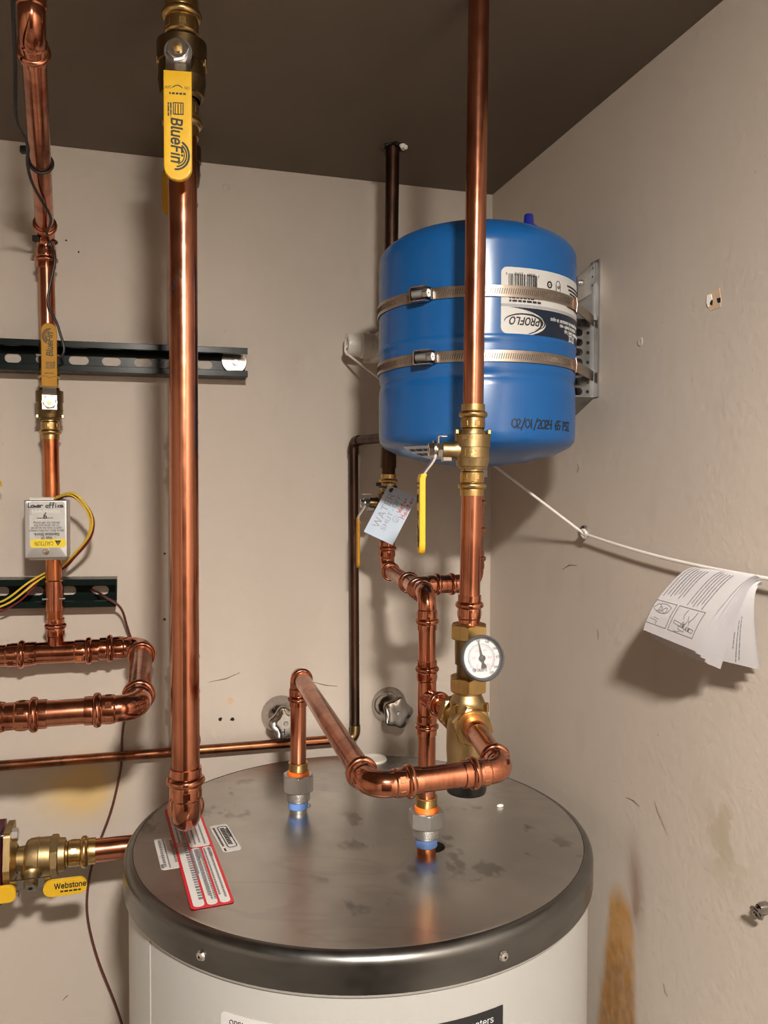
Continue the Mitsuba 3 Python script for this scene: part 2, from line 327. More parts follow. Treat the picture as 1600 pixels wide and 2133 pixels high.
# small damage that belongs to the walls
def blob(c, ex, ey, r, seed, k=14, j=.35, h=.0012):
    q = random.Random(seed); pts = [(r * (1 + q.uniform(-j, j)) * math.cos(2 * math.pi * i / k), r * (1 + q.uniform(-j, j)) * math.sin(2 * math.pi * i / k)) for i in range(k)]
    return tr(poly(sg.Polygon(pts).buffer(0), h), frame(c, ex, ey))
for i, (x, y, r) in enumerate([(481, 1459, .0048), (459, 1498, .003), (484, 1498, .003), (343, 1290, .0018), (343, 1153, .0016)]):
    obj('anchor_hole', blob(wallB(x, y, -.0004), A(1, 0, 0), ZZ, r, i), 'hole_black' if i else 'gypsum_brown', 'wall_back', False)
for i, (x, y) in enumerate([(138, 501), (164, 525)]): obj('anchor_hole', blob(wallB(x, y, -.0004), A(1, 0, 0), ZZ, .0012, 40 + i), 'hole_black', 'wall_back', False)
exr = A(0, -1, 0)
gp = lambda pts: [tuple(np.array([(q - wallR(1490, 625)) @ exr, (q - wallR(1490, 625)) @ ZZ])) for q in (wallR(*p) for p in pts)]
gf = frame(wallR(1490, 625, -.0006), exr, ZZ)
obj('gouge', prism(gf, sg.Polygon(gp([(1478, 612), (1500, 600), (1504, 625), (1503, 640), (1482, 648), (1476, 638)])), .0012), 'gypsum_brown', 'wall_right', False, label='gouge in the drywall paper')
for pts in ([(1481, 624), (1487, 626), (1486, 636), (1482, 634)], [(1496, 622), (1503, 620), (1503, 630), (1498, 631)]): obj('gouge_hole', prism(gf, sg.Polygon(gp(pts)), .0018), 'hole_black', 'wall_right', False)
obj('paint_flake', prism(gf, sg.Polygon(gp([(1476, 615), (1484, 613), (1486, 622), (1478, 640), (1475, 632)])), .0022), 'plaster', 'wall_right', False)
for i, (x, y, r) in enumerate([(1334, 712, .006), (471, 391, .006)]):
    c = wallR(x, y, .0) if i == 0 else wallB(x, y, .0); d = A(-1, 0, 0) if i == 0 else A(0, -1, 0)
    obj('filled_dimple', lathe([(0, r), (.0012, r * .8), (.0006, r * .45), (.0004, 0)], c, d, 20), 'wall_paint', 'wall_right' if i == 0 else 'wall_back', True)

for w_, pts in (('R', [(1304, 1661), (1320, 1668), (1332, 1680)]), ('R', [(1363, 1668), (1371, 1692), (1390, 1738)]), ('R', [(1203, 966), (1206, 976), (1201, 984)]), ('R', [(1244, 1310), (1247, 1322), (1245, 1332)]), ('R', [(1172, 1186), (1186, 1177), (1202, 1178)]), ('R', [(1382, 2048), (1386, 2066), (1391, 2076)]), ('B', [(434, 1421), (470, 1414), (500, 1401)]), ('B', [(650, 1420), (676, 1427), (704, 1430)]), ('B', [(130, 2084), (138, 2076), (142, 2073)])):
    q = np.array([(wallR if w_ == 'R' else wallB)(x, y, .0003) for x, y in pts])
    obj('scuff', tube(q, np.array([.0003, .0008, .0003]), 5), 'scuff_dark', 'wall_right' if w_ == 'R' else 'wall_back', True)
# the lamp over the camera: recessed disc in a trim ring
k = thing('ceiling_lamp', 'round recessed lamp in the closet ceiling above the viewer', 'lamp')
obj('trim_ring', lathe([(-.003, LAMP_R + .001), (-.0045, LAMP_R + .004), (-.0035, LAMP_R + .026), (0, LAMP_R + .028)], (LAMP_POS[0], LAMP_POS[1], CEIL), ZZ), 'white_plastic', k)
_lens = lathe([(0, 0)] + [(.25 * LAMP_R * math.sin(a), LAMP_R * math.cos(a)) for a in np.radians(np.linspace(0, 90, 7))], LAMP_POS, -ZZ, 24)
if _lens.volume < 0: _lens.invert()
obj('lens', _lens, 'white_print', k, False, emitter={'type': 'area', 'radiance': rgb(*LAMP_L)})

# ---------------------------------------------------------------- pipe kit
def press_prof(r, tight=1.0):
    bead = arc_prof((1.55 * r, 1.10 * r), .27 * r, 180, 0, 9, 1.15)
    return [(0, 1.05 * r), (.18 * r, 1.05 * r), (.30 * r, 1.14 * r), (1.10 * r, 1.14 * r)] + bead + [(1.95 * r, 1.13 * r), (2.5 * r, 1.12 * r), (2.5 * r, .99 * r)]
PL = 2.5
def crimps(p, d, r, n=6, s=.7):        # the flats that the press jaws leave beside the bead
    a, b, d = basis(d); out = []
    for i in range(n):
        t = 2 * math.pi * (i + .5) / n; o = unit(math.cos(t) * a + math.sin(t) * b)
        out.append(rbox(frame(np.asarray(p) + d * s * r + o * 1.12 * r, np.cross(o, d), d, -o), (.52) * r, .50 * r, .055 * r, .025 * r))
    return out
def press(p, d, r): return [lathe(press_prof(r), p, d)] + crimps(p, d, r)
def elbow_mesh(c, d1, d2, r, rho=1.55):      # d1, d2 point out of the corner along the two legs
    d1, d2 = unit(d1), unit(d2); ang = math.acos(np.clip(d1 @ d2, -1, 1)); t = rho * r / math.tan(ang / 2)
    p1, p2 = c + d1 * t, c + d2 * t; bis = unit(d1 + d2); o = c + bis * (rho * r / math.sin(ang / 2))
    v1, v2 = p1 - o, p2 - o; w = math.acos(np.clip(unit(v1) @ unit(v2), -1, 1)); th = np.linspace(0, 1, 13)
    arc = [o + (math.sin((1 - q) * w) * v1 + math.sin(q * w) * v2) / math.sin(w) for q in th]
    return [tube(np.array([p1 + d1 * .01 * r] + arc + [p2 + d2 * .01 * r]), 1.05 * r, 32)] + press(p1, d1, r) + press(p2, d2, r), t
def pipe_mesh(a, b, r): 
    L = np.linalg.norm(np.asarray(b) - a); return lathe([(0, 0), (0, r), (L, r), (L, 0)], a, np.asarray(b) - a)
def tee_mesh(c, d, db, r, rb=None, half=1.7):
    rb = rb or r; d, db = unit(d), unit(db)
    return [lathe([(-half * r, 1.06 * r), (half * r, 1.06 * r)], c, d)] + press(c + d * half * r, d, r) + press(c - d * half * r, -d, r) + \
           [lathe([(0, 1.03 * rb), (1.15 * r, 1.05 * rb), (1.3 * r + .3 * rb, 1.05 * rb)], c, db)] + press(c + db * (1.3 * r + .2 * rb), db, rb)
def coupling_mesh(c, d, r): d = unit(d); return [lathe([(-.2 * r, 1.05 * r), (.2 * r, 1.05 * r)], c, d)] + press(c + d * .15 * r, d, r) + press(c - d * .15 * r, -d, r)
def run(k, pts, r, mat='copper', fit='copper_fitting'):
    pts = [np.asarray(p, float) for p in pts]
    for i, (a, b) in enumerate(zip(pts, pts[1:])):
        d = unit(b - a); obj('pipe', pipe_mesh(a + d * (2.2 * r if i else 0), b - d * (2.2 * r if i < len(pts) - 2 else 0), r), mat, k)
    for a, c, b in zip(pts, pts[1:], pts[2:]): obj('elbow', elbow_mesh(c, a - c, b - c, r)[0], fit, k)

# lever of a ball valve: outline (w across, h along) pushed out along the stem by step(h)
def lever(k, o, hd, sd, L, w, jog, t, steel_len, mats, name='lever', grip=True, text_fn=None):
    hd, sd = unit(hd), unit(sd); wd = unit(np.cross(hd, sd))
    j0, j1 = jog[0], jog[1]
    def off(h): 
        x = np.clip((h - j0) / (j1 - j0), 0, 1); return jog[2] * x * x * (3 - 2 * x)
    def place(v): return o + v[:, [0]] * wd + v[:, [1]] * hd + (v[:, [2]] + off(v[:, [1]])) * sd
    st = unary_union([sg.box(-w * .46, 0, w * .46, steel_len + .01), sg.Point(0, 0).buffer(w * .52, 10)])
    lv = obj(name, mapped(poly(st, t), place, .006), mats[0], k, 25)
    g = sg.box(-w / 2, steel_len, w / 2, L - w / 2).union(sg.Point(0, L - w / 2).buffer(w / 2, 10)).union(sg.box(-w * .5, steel_len, w * .5, steel_len + .004)).buffer(.0004).buffer(.0022).buffer(-.0022)
    def gm(v):
        d = np.array([g.exterior.distance(sg.Point(a, b)) for a, b in v[:, :2]]); e = .0016
        q = np.clip(1 - d / e, 0, 1); sh = e * .8 * (1 - np.sqrt(np.maximum(0, 1 - q * q)))
        v = v.copy(); mid = t / 2; v[:, 2] = np.where(v[:, 2] > mid, v[:, 2] - sh, v[:, 2] + sh); return place(v)
    m = poly(g, 2.6 * t); m.vertices[:, 2] -= .8 * t
    inner = g.buffer(-.0008); m2 = poly(inner, 2.6 * t); m2.vertices[:, 2] -= .8 * t
    ring = poly(g.difference(inner), 2.6 * t); ring.vertices[:, 2] -= .8 * t
    gk = obj('grip', trimesh.util.concatenate([mapped(m2, gm, .008), mapped(ring, gm, .006)]), mats[1], lv, 40, label='yellow vinyl grip')
    if text_fn:
        for mesh, mat in text_fn():
            mesh = mesh.copy(); mesh.vertices[:, 2] += 1.82 * t
            obj('lettering', mapped(mesh, place, .01), mat, lv, False, label='black printing')
    return lv, place
def valve_body(k, c, ax, r, sd, lens, mat='brass_cast', press_mat='brass', stem=.028):
    ax, sd = unit(ax), unit(sd); h, sl = lens
    prof = [(-h, 1.25 * r), (-h + .25 * r, 1.35 * r), (-h + .3 * r, 1.5 * r), (-.75 * r, 1.66 * r), (-.72 * r, 1.62 * r), (.25 * r, 1.62 * r), (.28 * r, 1.72 * r), (h - .4 * r, 1.72 * r), (h - .33 * r, 1.34 * r), (h, 1.25 * r)]
    sph = arc_prof((0, 0), 1.0, 0, 1)  # noqa
    ms = [lathe(prof, c, ax)]
    ms.append(lathe([(0, .95 * r), (1.6 * r, .95 * r), (1.9 * r, .82 * r), (stem * .72, .80 * r), (stem * .72, .45 * r), (stem, .42 * r), (stem, 0)], c, sd))
    obj('body', ms, mat, k)
    for s in (1, -1):
        obj('press_socket', press(c + ax * s * h, ax * s, r * 1.02), press_mat, k)
def lugs(k, c, ax, r, h, sd, mat='brass'):
    wd = unit(np.cross(ax, sd))
    for s in (1, -1): obj('lug', rbox(frame(c + ax * h + wd * s * 1.55 * r, wd, sd), .34 * r, 1.2 * r, .5 * r, .06 * r), mat, k)

def handle_print(L, w, name='BlueFin'):
    """Printing on a lever grip: x across (to the right with the tip up), y along, away from the stem; the name reads towards the tip."""
    def fn():
        t = text(name, w * .42, bold=True, sx=.84, slant=.14); v = t.vertices.copy(); x1 = v[:, 0].max()
        t.vertices = np.c_[w * .24 - v[:, 1], v[:, 0] + L - x1 - w * .62, v[:, 2]]
        arcs = []
        for rr, ww, a0, a1 in ((.46, .07, -60, 95), (.37, .05, -55, 85), (.29, .035, -50, 75)):
            a = np.radians(np.linspace(a0, a1, 20)); arcs.append(sg.LineString([(.05 * w - w * rr * math.cos(q), L - w * .92 + w * rr * 1.15 * math.sin(q)) for q in a]).buffer(w * ww / 2))
        y = L * .50
        tri = [t, poly(unary_union(arcs)), strokes([[(-w * .12 + w * .2 * q, y - w * .35), (-w * .12 + w * .2 * q, y)] for q in (0, .5, 1)] + [[(-w * .2, y - w * .4), (w * .15, y - w * .4), (w * .15, y + w * .02), (-w * .2, y + w * .02), (-w * .2, y - w * .4)]], w * .035)]
        tri += [bars(w * .27 + w * .09 * q, y - w * .4, w * .5, w * .05, 90, q) for q in range(2)] + [bars(-w * .3, y - w * .78, w * .6, w * .07, 0, 3, wmax=1.5)]
        a = np.radians(np.linspace(215, 325, 14)); tri += [strokes([[(w * .2 * math.cos(q), y - w * 1.05 + w * .2 * math.sin(q) + .2 * w) for q in a]], w * .03)]
        tri += [text('OFF', w * .10, w * .46, y - w * 1.02, 0, align='r'), text('ON', w * .10, -w * .46, y - w * 1.02)]
        return [(trimesh.util.concatenate(tri), 'ink')]
    return fn

# ---------------------------------------------------------------- water heater
wh = thing('water_heater', 'large cylindrical grey water heater with a dull steel lid standing in the corner', 'water heater')
RIMZ = LIDZ - .038
obj('jacket', lathe([(0, 0), (0, HR - .012), (.10, HR - .012), (.10, HR - .006), (RIMZ + .004, HR - .006), (RIMZ + .004, HR - .02)], (HC[0], HC[1], 0.0), ZZ, 128), 'jacket', wh)
obj('jacket_bead', lathe([(-.004, HR - .007), (-.004, HR - .0025), (-.001, HR - .001), (.002, HR - .002), (.002, HR - .007)], (HC[0], HC[1], RIMZ), ZZ, 128), 'jacket', wh)
rim = [(0, HR - .003), (0, HR), (.027, HR)] + [(.027 + .011 * math.sin(a), HR - .011 + .011 * math.cos(a)) for a in np.radians(np.linspace(15, 90, 7))]
obj('rim', lathe(rim, (HC[0], HC[1], RIMZ), ZZ, 160), 'rim_steel', wh)
obj('lid', lathe([(.038, HR - .0115), (.0375, HR - .016), (.038, HR - .03), (.038, 0)], (HC[0], HC[1], RIMZ), ZZ, 160), 'lid_steel', wh)
hc3 = A(HC[0], HC[1], 0)
_t = math.radians(203)
obj('seam', tr(box((0, 0, RIMZ / 2), .0016, .010, RIMZ - .002), frame(hc3 + (HR - .0058) * A(math.cos(_t), math.sin(_t), 0), A(math.cos(_t), math.sin(_t), 0), A(-math.sin(_t), math.cos(_t), 0))), 'jacket', wh, False)
def on_jacket(x, y, R):              # where the sight line meets the cylinder
    d = ray(x, y); o = EYE - hc3; a = d[0] ** 2 + d[1] ** 2; b = o[0] * d[0] + o[1] * d[1]; c = o[0] ** 2 + o[1] ** 2 - R * R
    return EYE + d * ((-b - math.sqrt(max(0, b * b - a * c))) / a)
for x, y in ((420, 1990), (1048, 1991)):
    q = on_jacket(x, y, HR); n = unit((q - hc3) * A(1, 1, 0))
    sc = obj('screw', lathe([(0, .0052), (.001, .0055), (.0030, .0042), (.0038, .0022), (.0038, 0)], q, n, 24), 'steel_bright', wh)
    obj('drive', lathe([(.0036, 0), (.0042, .0013), (.0042, 0)], q, n, 6), 'dark_metal', sc, False)
def jacket_label(x0, y0, x1, y1, r=.006):
    """A label wrapped on the jacket: s along the circumference, z up."""
    a0, a1 = on_jacket(x0, y0, HR - .006), on_jacket(x1, y1, HR - .006)
    t0, t1 = math.atan2(a0[1] - HC[1], a0[0] - HC[0]), math.atan2(a1[1] - HC[1], a1[0] - HC[0])
    R = HR - .006
    def fn(v):
        t = t0 + v[:, 0] / R; rr = R + .0004 + v[:, 2]
        return np.c_[HC[0] + rr * np.cos(t), HC[1] + rr * np.sin(t), a0[2] + v[:, 1]]
    return fn, (t1 - t0) * R, a0, a1
fn, L, a0, a1 = jacket_label(461, 2103, 640, 2133)
L1 = .15
lb = obj('opening_label', mapped(poly(rrect(0, -.16, L1, 0, .006), .0003), fn, .02), 'label_white', wh, False, label='white label with black capitals')
ms = [text('OPENING FOR TEMPERATURE', .0052, .010, -.0115), text('AND PRESSURE RELIEF VALVE', .0052, .010, -.0205)]
obj('lettering', mapped(tr(trimesh.util.concatenate(ms), frame(A(0, 0, .0004), A(1, 0, 0), A(0, 1, 0))), fn, .01), 'ink', lb, False)
fn, L, a0, a1 = jacket_label(912, 2124, 1047, 2092)
zt = a1[2] - a0[2]
lb = obj('brand_label', mapped(poly(sg.box(-.012, -.14, L, zt), .0003), fn, .02), 'ink', wh, False, label='black label reading boilers and water heaters')
t1 = text('boilers \u2022 water heaters', .0068, L - .012, zt - .0135, align='r')
obj('lettering', mapped(tr(t1, frame(A(0, 0, .0004), A(1, 0, 0), A(0, 1, 0))), fn, .01), 'white_print', lb, False)
# stickers on the lid
LZ = LIDZ + .0002
def lid_frame(bl, br, tl):
    b, r_, t_ = (onZ(*q, LZ) for q in (bl, br, tl)); ex = unit(r_ - b); ey = np.cross(ZZ, ex)
    return frame(b, ex, ey, ZZ), np.linalg.norm(r_ - b), float((t_ - b) @ ey)
M, w, h = lid_frame((398, 1897), (489, 1881), (344, 1650))
h = float((onZ(427, 1676, LZ) - onZ(489, 1881, LZ)) @ M[:3, 1])
M[2, 3] += .0006
wl = obj('warning_label', tr(poly(rrect(0, 0, w, h, .005), .0003), M), 'sticker_red', wh, False, label='long red warning label with white panels of small print')
M2 = M.copy(); M2[2, 3] += .0004
pan, g = [], .0032
ca, cb, yb = w * .36, w * .66, h * .52
for q in (rrect(g, g, ca - g * .4, h - g, .005), rrect(ca + g * .4, g, cb - g * .4, yb - g * .4, .005), rrect(cb + g * .4, g, w - g, yb - g * .4, .005), rrect(ca + g * .4, yb + g * .4, w - g, h - g, .005)): pan.append(poly(q, .0002))
obj('panel', tr(trimesh.util.concatenate(pan), M2), 'label_white', wl, False, label='white panels of the label')
M3 = M.copy(); M3[2, 3] += .0007
pr = [bars(ca - .006, h - .012, h - .03, .0046, -90, 1, wmin=.5, wmax=1.1)]
for i in range(5): pr.append(bars(w - .008 - .0055 * i, yb - .006, (yb - .02) * (1, .95, 1, .93, .6)[i], .0023, -90, 10 + i, wmax=1.4))
for i in range(2): pr.append(bars(cb - .007 - .006 * i, yb - .006, (yb - .02) * (1, .5)[i], .0023, -90, 20 + i, wmax=1.4))
for i in range(6): pr.append(bars(w - .010 - .0058 * i, h - .006, (h - yb - .014) * (1, .97, 1, .95, 1, .9)[i], .0021, -90, 30 + i, wmax=1.4))
pr += [text('CAUTION:', .0038, w - .0085, yb - .005, -90, True), text('WARNING:', .0038, cb - .0075, yb - .005, -90, True)]
obj('lettering', tr(trimesh.util.concatenate(pr), M3), 'ink_grey', wl, False)
obj('emblem', tr(poly(rrect(-.001, h * .545, .0105, h * .60, .003), .0002), M2), 'sticker_red', wl, False)
M, w, h = lid_frame((336, 1813), (379, 1806), (324, 1749))
st = obj('date_sticker', tr(poly(rrect(0, 0, w, h, .004), .0003), M), 'sticker_white', wh, False, label='small worn white sticker with one ruled line')
M2 = M.copy(); M2[2, 3] += .0004
obj('lettering', tr(trimesh.util.concatenate([poly(sg.box(w * .42, .002, w * .42 + .0014, h - .002), .0002), bars(w * .75, h * .88, h * .72, .0030, -90, 4, wmax=1.5), bars(w * .17, h * .93, h * .85, .0030, -90, 5, wmax=1.5), bars(w * .03, h * .16, h * .12, .003, -90, 6)]), M2), 'ink_grey', st, False)
M, w, h = lid_frame((465, 1776), (504, 1769), (453, 1719))
st = obj('warning_sticker', tr(poly(rrect(0, 0, w, h, .004), .0003), M), 'sticker_white', wh, False, label='small scuffed white warning sticker with a black outline')
M2 = M.copy(); M2[2, 3] += .0004
fr = rrect(w * .36, h * .12, w * .90, h * .92, .004); fr = fr.difference(fr.buffer(-.0011))
obj('lettering', tr(trimesh.util.concatenate([poly(fr, .0002), text('WARNING', .0042, w * .74, h * .82, -90, True), bars(w * .60, h * .85, h * .62, .0026, -90, 7, wmax=1.5), bars(w * .48, h * .85, h * .62, .0026, -90, 8, wmax=1.5), bars(w * .12, h * .9, h * .7, .0024, -90, 9, wmax=1.5), bars(w * .12, h * .12, h * .1, .002, -90, 2)]), M2), 'ink', st, False)
c = onZ(776, 1582, LIDZ)
obj('port_cap', lathe([(0, .0235), (.0025, .0225), (.0030, .0165), (.0012, .013), (.0012, 0)], c, ZZ, 40), 'white_plastic', wh, label='white plastic plug in the lid')
hot, cold = onZ(621.5, 1691, LIDZ), onZ(888, 1776, LIDZ)
c = onZ(899, 1764, LIDZ)
obj('lid_hole', lathe([(.0004, .0165), (.0004, 0)], c, ZZ, 36), 'hole_black', wh, label='dark hole around the cold nipple')
c = onZ(642, 1678, LIDZ); obj('lid_screw', lathe([(0, .0035), (.0022, .003), (.0030, 0)], c, ZZ, 16), 'steel', wh)
single('plaster_crumb', 'small white crumb of plaster lying on the steel lid', 'debris', tr(trimesh.creation.icosphere(2, .5), np.diag([.010, .006, .0045, 1]) + np.array([[0, 0, 0, onZ(1042, 1681, LIDZ)[0]], [0, 0, 0, onZ(1042, 1681, LIDZ)[1]], [0, 0, 0, LIDZ + .0018], [0, 0, 0, 0]])), 'plaster', smooth=True)

# dielectric unions on the lid
def union(p, rows, label, base_mat):
    u = thing('union_fitting', label, 'pipe fitting', None); z = lambda y: zat(p, y)
    at = lambda y: A(p[0], p[1], z(y)); H = lambda a, b: z(b) - z(a)
    b0, tp, kn, hx, orr, br, top = rows
    obj('nipple', lathe([(0, .0118), (H(b0, tp), .0118)], at(b0), ZZ), base_mat, u)
    n = 7; pr = [(0, .0112)] + [(H(tp, kn) * (i + .5) / n, .0131 + .0004 * (i % 2)) for i in range(n)] + [(H(tp, kn), .0118)]
    obj('thread_tape', lathe(pr, at(tp), ZZ), 'tape_blue', u, label='blue thread tape')
    L = H(kn, hx); obj('collar', lathe([(-.001, .011), (0, .0145), (.001, .0155), (L * .85, .0155), (L, .0148), (L, .011)], at(kn), ZZ), 'steel_nut', u)
    kk = []
    for i in range(46):
        t = 2 * math.pi * i / 46; o = A(math.cos(t), math.sin(t), 0)
        for s in (1, -1): kk.append(tube([at(kn) + o * .0155 + ZZ * L * .15, at(kn) + A(math.cos(t + s * .16), math.sin(t + s * .16), 0) * .0155 + ZZ * L * .8], .00035, 4))
    obj('knurling', kk, 'steel_nut', u, kind='stuff')
    obj('hex_nut', hexnut(at(hx), ZZ, .0224, H(hx, orr), rot=.42, bore=.0125), 'steel_nut', u, 25)
    obj('gasket', lathe([(-.001, .0118), (-.001, .0146), (H(orr, br) * .75, .0146), (H(orr, br), .0136), (H(orr, br), .011)], at(orr), ZZ), 'gasket_orange', u, label='orange gasket ring')
    L = H(br, top); obj('tail_socket', lathe([(0, .0115), (0, .0128), (L * .8, .0128), (L * .9, .0135), (L, .0133), (L, .0100)], at(br), ZZ), 'brass', u)
    return u
uh = union(hot, (1691, 1683, 1667, 1646, 1611, 1604, 1587), 'steel union with a blue-taped nipple, the farther of the two on the lid', 'steel_nut')
uc = union(cold, (1776, 1762, 1743, 1720, 1686, 1677, 1658), 'steel union with a blue-taped nipple in a dark hole of the lid', 'copper_flux')

# ---------------------------------------------------------------- mixing valve, its pipes, thermometer
PR = .0107
CX = P(985, 900, .885); AX = P(974, 1480, .885)
zc3 = lambda y: A(AX[0] + (CX[0] - AX[0]) * np.clip((zat(CX, y) - AX[2]) / (CX[2] - AX[2]), -.3, 1.6), AX[1] + (CX[1] - AX[1]) * np.clip((zat(CX, y) - AX[2]) / (CX[2] - AX[2]), -.3, 1.6), zat(CX, y))
cdir = unit(zc3(100) - zc3(1400))
hotk3 = onV(hot, 1404); ZL = hotk3[2]
K2, K1 = onZ(772, 1638, ZL), onZ(1047, 1603, ZL)
Va = zc3(1480); Va = A(Va[0], Va[1], ZL)
coldc = onV(cold, 1453); Vc = A(AX[0], AX[1], coldc[2])
hp = thing('copper_hot_pipe', 'copper pipe rising from the left union, running diagonally forward and across to the mixing valve', 'copper pipe')
pdir, cpd = unit(K1 - Va), unit(coldc - Vc)
run(hp, [onV(hot, 1592), hotk3, K2, K1, Va + pdir * .026], PR)
obj('adapter', lathe([(0, .0124), (.016, .0124), (.020, PR * 1.08), (.022, PR)], Va + pdir * .033, pdir), 'copper_flux', hp)
mv = thing('mixing_valve', 'brass mixing valve with a black cap underneath and three union nuts', 'valve')
at = lambda y: zc3(y); q0 = at(1590); hh = lambda y: float((at(y) - q0) @ cdir)
obj('body', lathe([(hh(1590), .0212), (hh(1560), .0222), (hh(1515), .0222), (hh(1500), .0212), (hh(1494), .0190), (hh(1462), .0190), (hh(1455), .0178), (hh(1442), .0140), (hh(1425), .0138)], q0, cdir, 56), 'brass_cast', mv)
obj('cap', lathe([(hh(1592), .0), (hh(1592), .0220), (hh(1640), .0222), (hh(1648), .0210), (hh(1648), 0)], q0, cdir, 48), 'black_plastic', mv, label='black plastic cap')
vd = unit((EYE - at(1470)) * A(1, 1, 0)); side = np.cross(ZZ, vd)
for s in (-.55, .95):
    o = unit(vd * math.cos(s * 1.35) + side * math.sin(s * 1.35)) ; obj('lug', rbox(frame(at(1470) + o * .0195, np.cross(o, ZZ), ZZ), .0058, .0105, .008, .001), 'brass', mv, 20)
for o, c0, Ln in ((pdir, Va, .0115), (cpd, Vc, .0115)):
    obj('port', lathe([(0, .0150), (.030, .0150), (.030, .012)], c0, o), 'brass_cast', mv)
    obj('union_nut', hexnut(c0 + o * .0215, o, .0220, Ln, .3, .0125, ref=ZZ), 'brass', mv, 25)
    obj('seat_ring', lathe([(0, .0118), (0, .0165), (.0016, .0165), (.0016, .0118)], c0 + o * (.0215 + Ln), o), 'brass', mv)
obj('union_nut', hexnut(at(1440), cdir, .0215, hh(1408) - hh(1440), .2, .0120), 'brass', mv, 25)
ty = thing('thermometer_tailpiece', 'dark brass tailpiece with two union nuts between mixing valve and main riser', 'pipe fitting')
obj('barrel', lathe([(hh(1412), .0122), (hh(1385), .0122), (hh(1383), .0140), (hh(1330), .0148), (hh(1322), .0122)], q0, cdir), 'brass_old', ty)
obj('union_nut', hexnut(at(1331), cdir, .0212, hh(1299) - hh(1331), .1, .0120), 'brass', ty, 25)
# thermometer
gc = P(1007, 1371, .836); gn = unit(-(ray(1007, 1371)) + .40 * RH); gx = unit(np.cross(ZZ, gn)); gy = np.cross(gn, gx); GR = .0240
gt = thing('thermometer', 'round dial thermometer with a grey bezel clipped in front of the brass tailpiece', 'thermometer')
obj('case', lathe([(-.022, 0), (-.022, GR * .70), (-.012, GR * .86), (-.004, GR * .96), (-.001, GR * .985)], gc, gn, 56), 'brass_old', gt, label='dark brass case')
obj('bezel', lathe([(-.004, GR * .97)] + [(-.003 + .004 * math.sin(a), GR * (.93 + .07 * math.cos(a))) for a in np.radians(np.linspace(0, 150, 10))] + [(-.003, GR * .845), (-.006, GR * .835)], gc, gn, 72), 'grey_bezel', gt, label='grey bezel')
obj('stem', lathe([(0, .0075), (.022, .0075)], gc - gn * .040, gn), 'brass_old', gt)
dl = obj('dial', lathe([(-.0055, GR * .84), (-.0055, 0)], gc, gn, 56), 'dial_white', gt, label='white dial')
D0 = frame(gc - gn * .0053, gx, gy, gn)
def pol(a, r): return (GR * r * math.cos(math.radians(a)), GR * r * math.sin(math.radians(a)))
an = lambda f: 235 - 290 * f
pk, bk = [], []
pk.append(strokes([[pol(an(q), .545) for q in np.linspace(0, 1, 60)]], .0003)); bk.append(strokes([[pol(an(q), .60) for q in np.linspace(-.01, 1.01, 60)]], .0003))
for i in range(0, 51): pk.append(strokes([[pol(an(i / 50), .545), pol(an(i / 50), .47 if i % 10 == 0 else .51)]], .00018))
for i in range(0, 14): bk.append(strokes([[pol(an(i / 13), .60), pol(an(i / 13), .66)]], .0003 if i % 2 == 0 else .0002))
for i, s in enumerate(('0', '20', '40', '60', '80', '100')): x, y = pol(an(i / 5), .37); pk.append(text(s, .0026, x, y - .0013, 0, align='c'))
for f, s in ((.47, '100'), (.58, '130'), (.70, '150'), (.80, '170'), (.92, '190'), (1.0, '210')):
    x, y = pol(an(f) - 1, .755); bk.append(text(s, .0022, x, y - .0011, 0, True, sx=.8, align='c'))
x, y = pol(238, .66); bk.append(text('F', .0022, x, y, 0)); x, y = pol(238, .50); pk.append(text('C', .0022, x, y, 0))
bk.append(text('CALEFFI', .0030, -.0062, -.0134, 0, True, sx=.66)); bk.append(strokes([[(-.0088 + .0016 * math.cos(a), -.0120 + .0016 * math.sin(a)) for a in np.linspace(.9, 6.9, 20)], [(-.0088, -.0120), (-.0082, -.0120)]], .0005))
obj('scale', tr(trimesh.util.concatenate(pk), D0), 'ink_pink', dl, False, label='pink inner scale')
obj('lettering', tr(trimesh.util.concatenate(bk), D0), 'ink', dl, False, label='black outer scale and lettering')
na = math.radians(98.5); nd, nw = A(math.cos(na), math.sin(na)), A(-math.sin(na), math.cos(na)); q = lambda a, b: tuple(nd * a * GR + nw * b * GR)
nd_ = [q(.74, .008), q(.74, -.008), q(.1, -.05), q(-.06, -.055), q(-.22, -.05), q(-.34, -.12), q(-.42, -.13), q(-.44, .11), q(-.36, .11), q(-.22, .05), q(-.06, .055), q(.1, .05)]
ne = obj('needle', tr(poly(sg.Polygon(nd_), .0006), frame(gc - gn * .0040, gx, gy, gn)), 'ink', gt, False, label='black needle')
obj('hub', lathe([(-.0035, .0034), (-.0015, .0030), (-.0012, 0)], gc, gn, 24), 'black_plastic', gt)
scene['glass'] = {'type': 'thindielectric'}
obj('glass', lathe([(-.0012, GR * .85), (-.0008, 0)], gc, gn, 48), 'glass', gt, True)

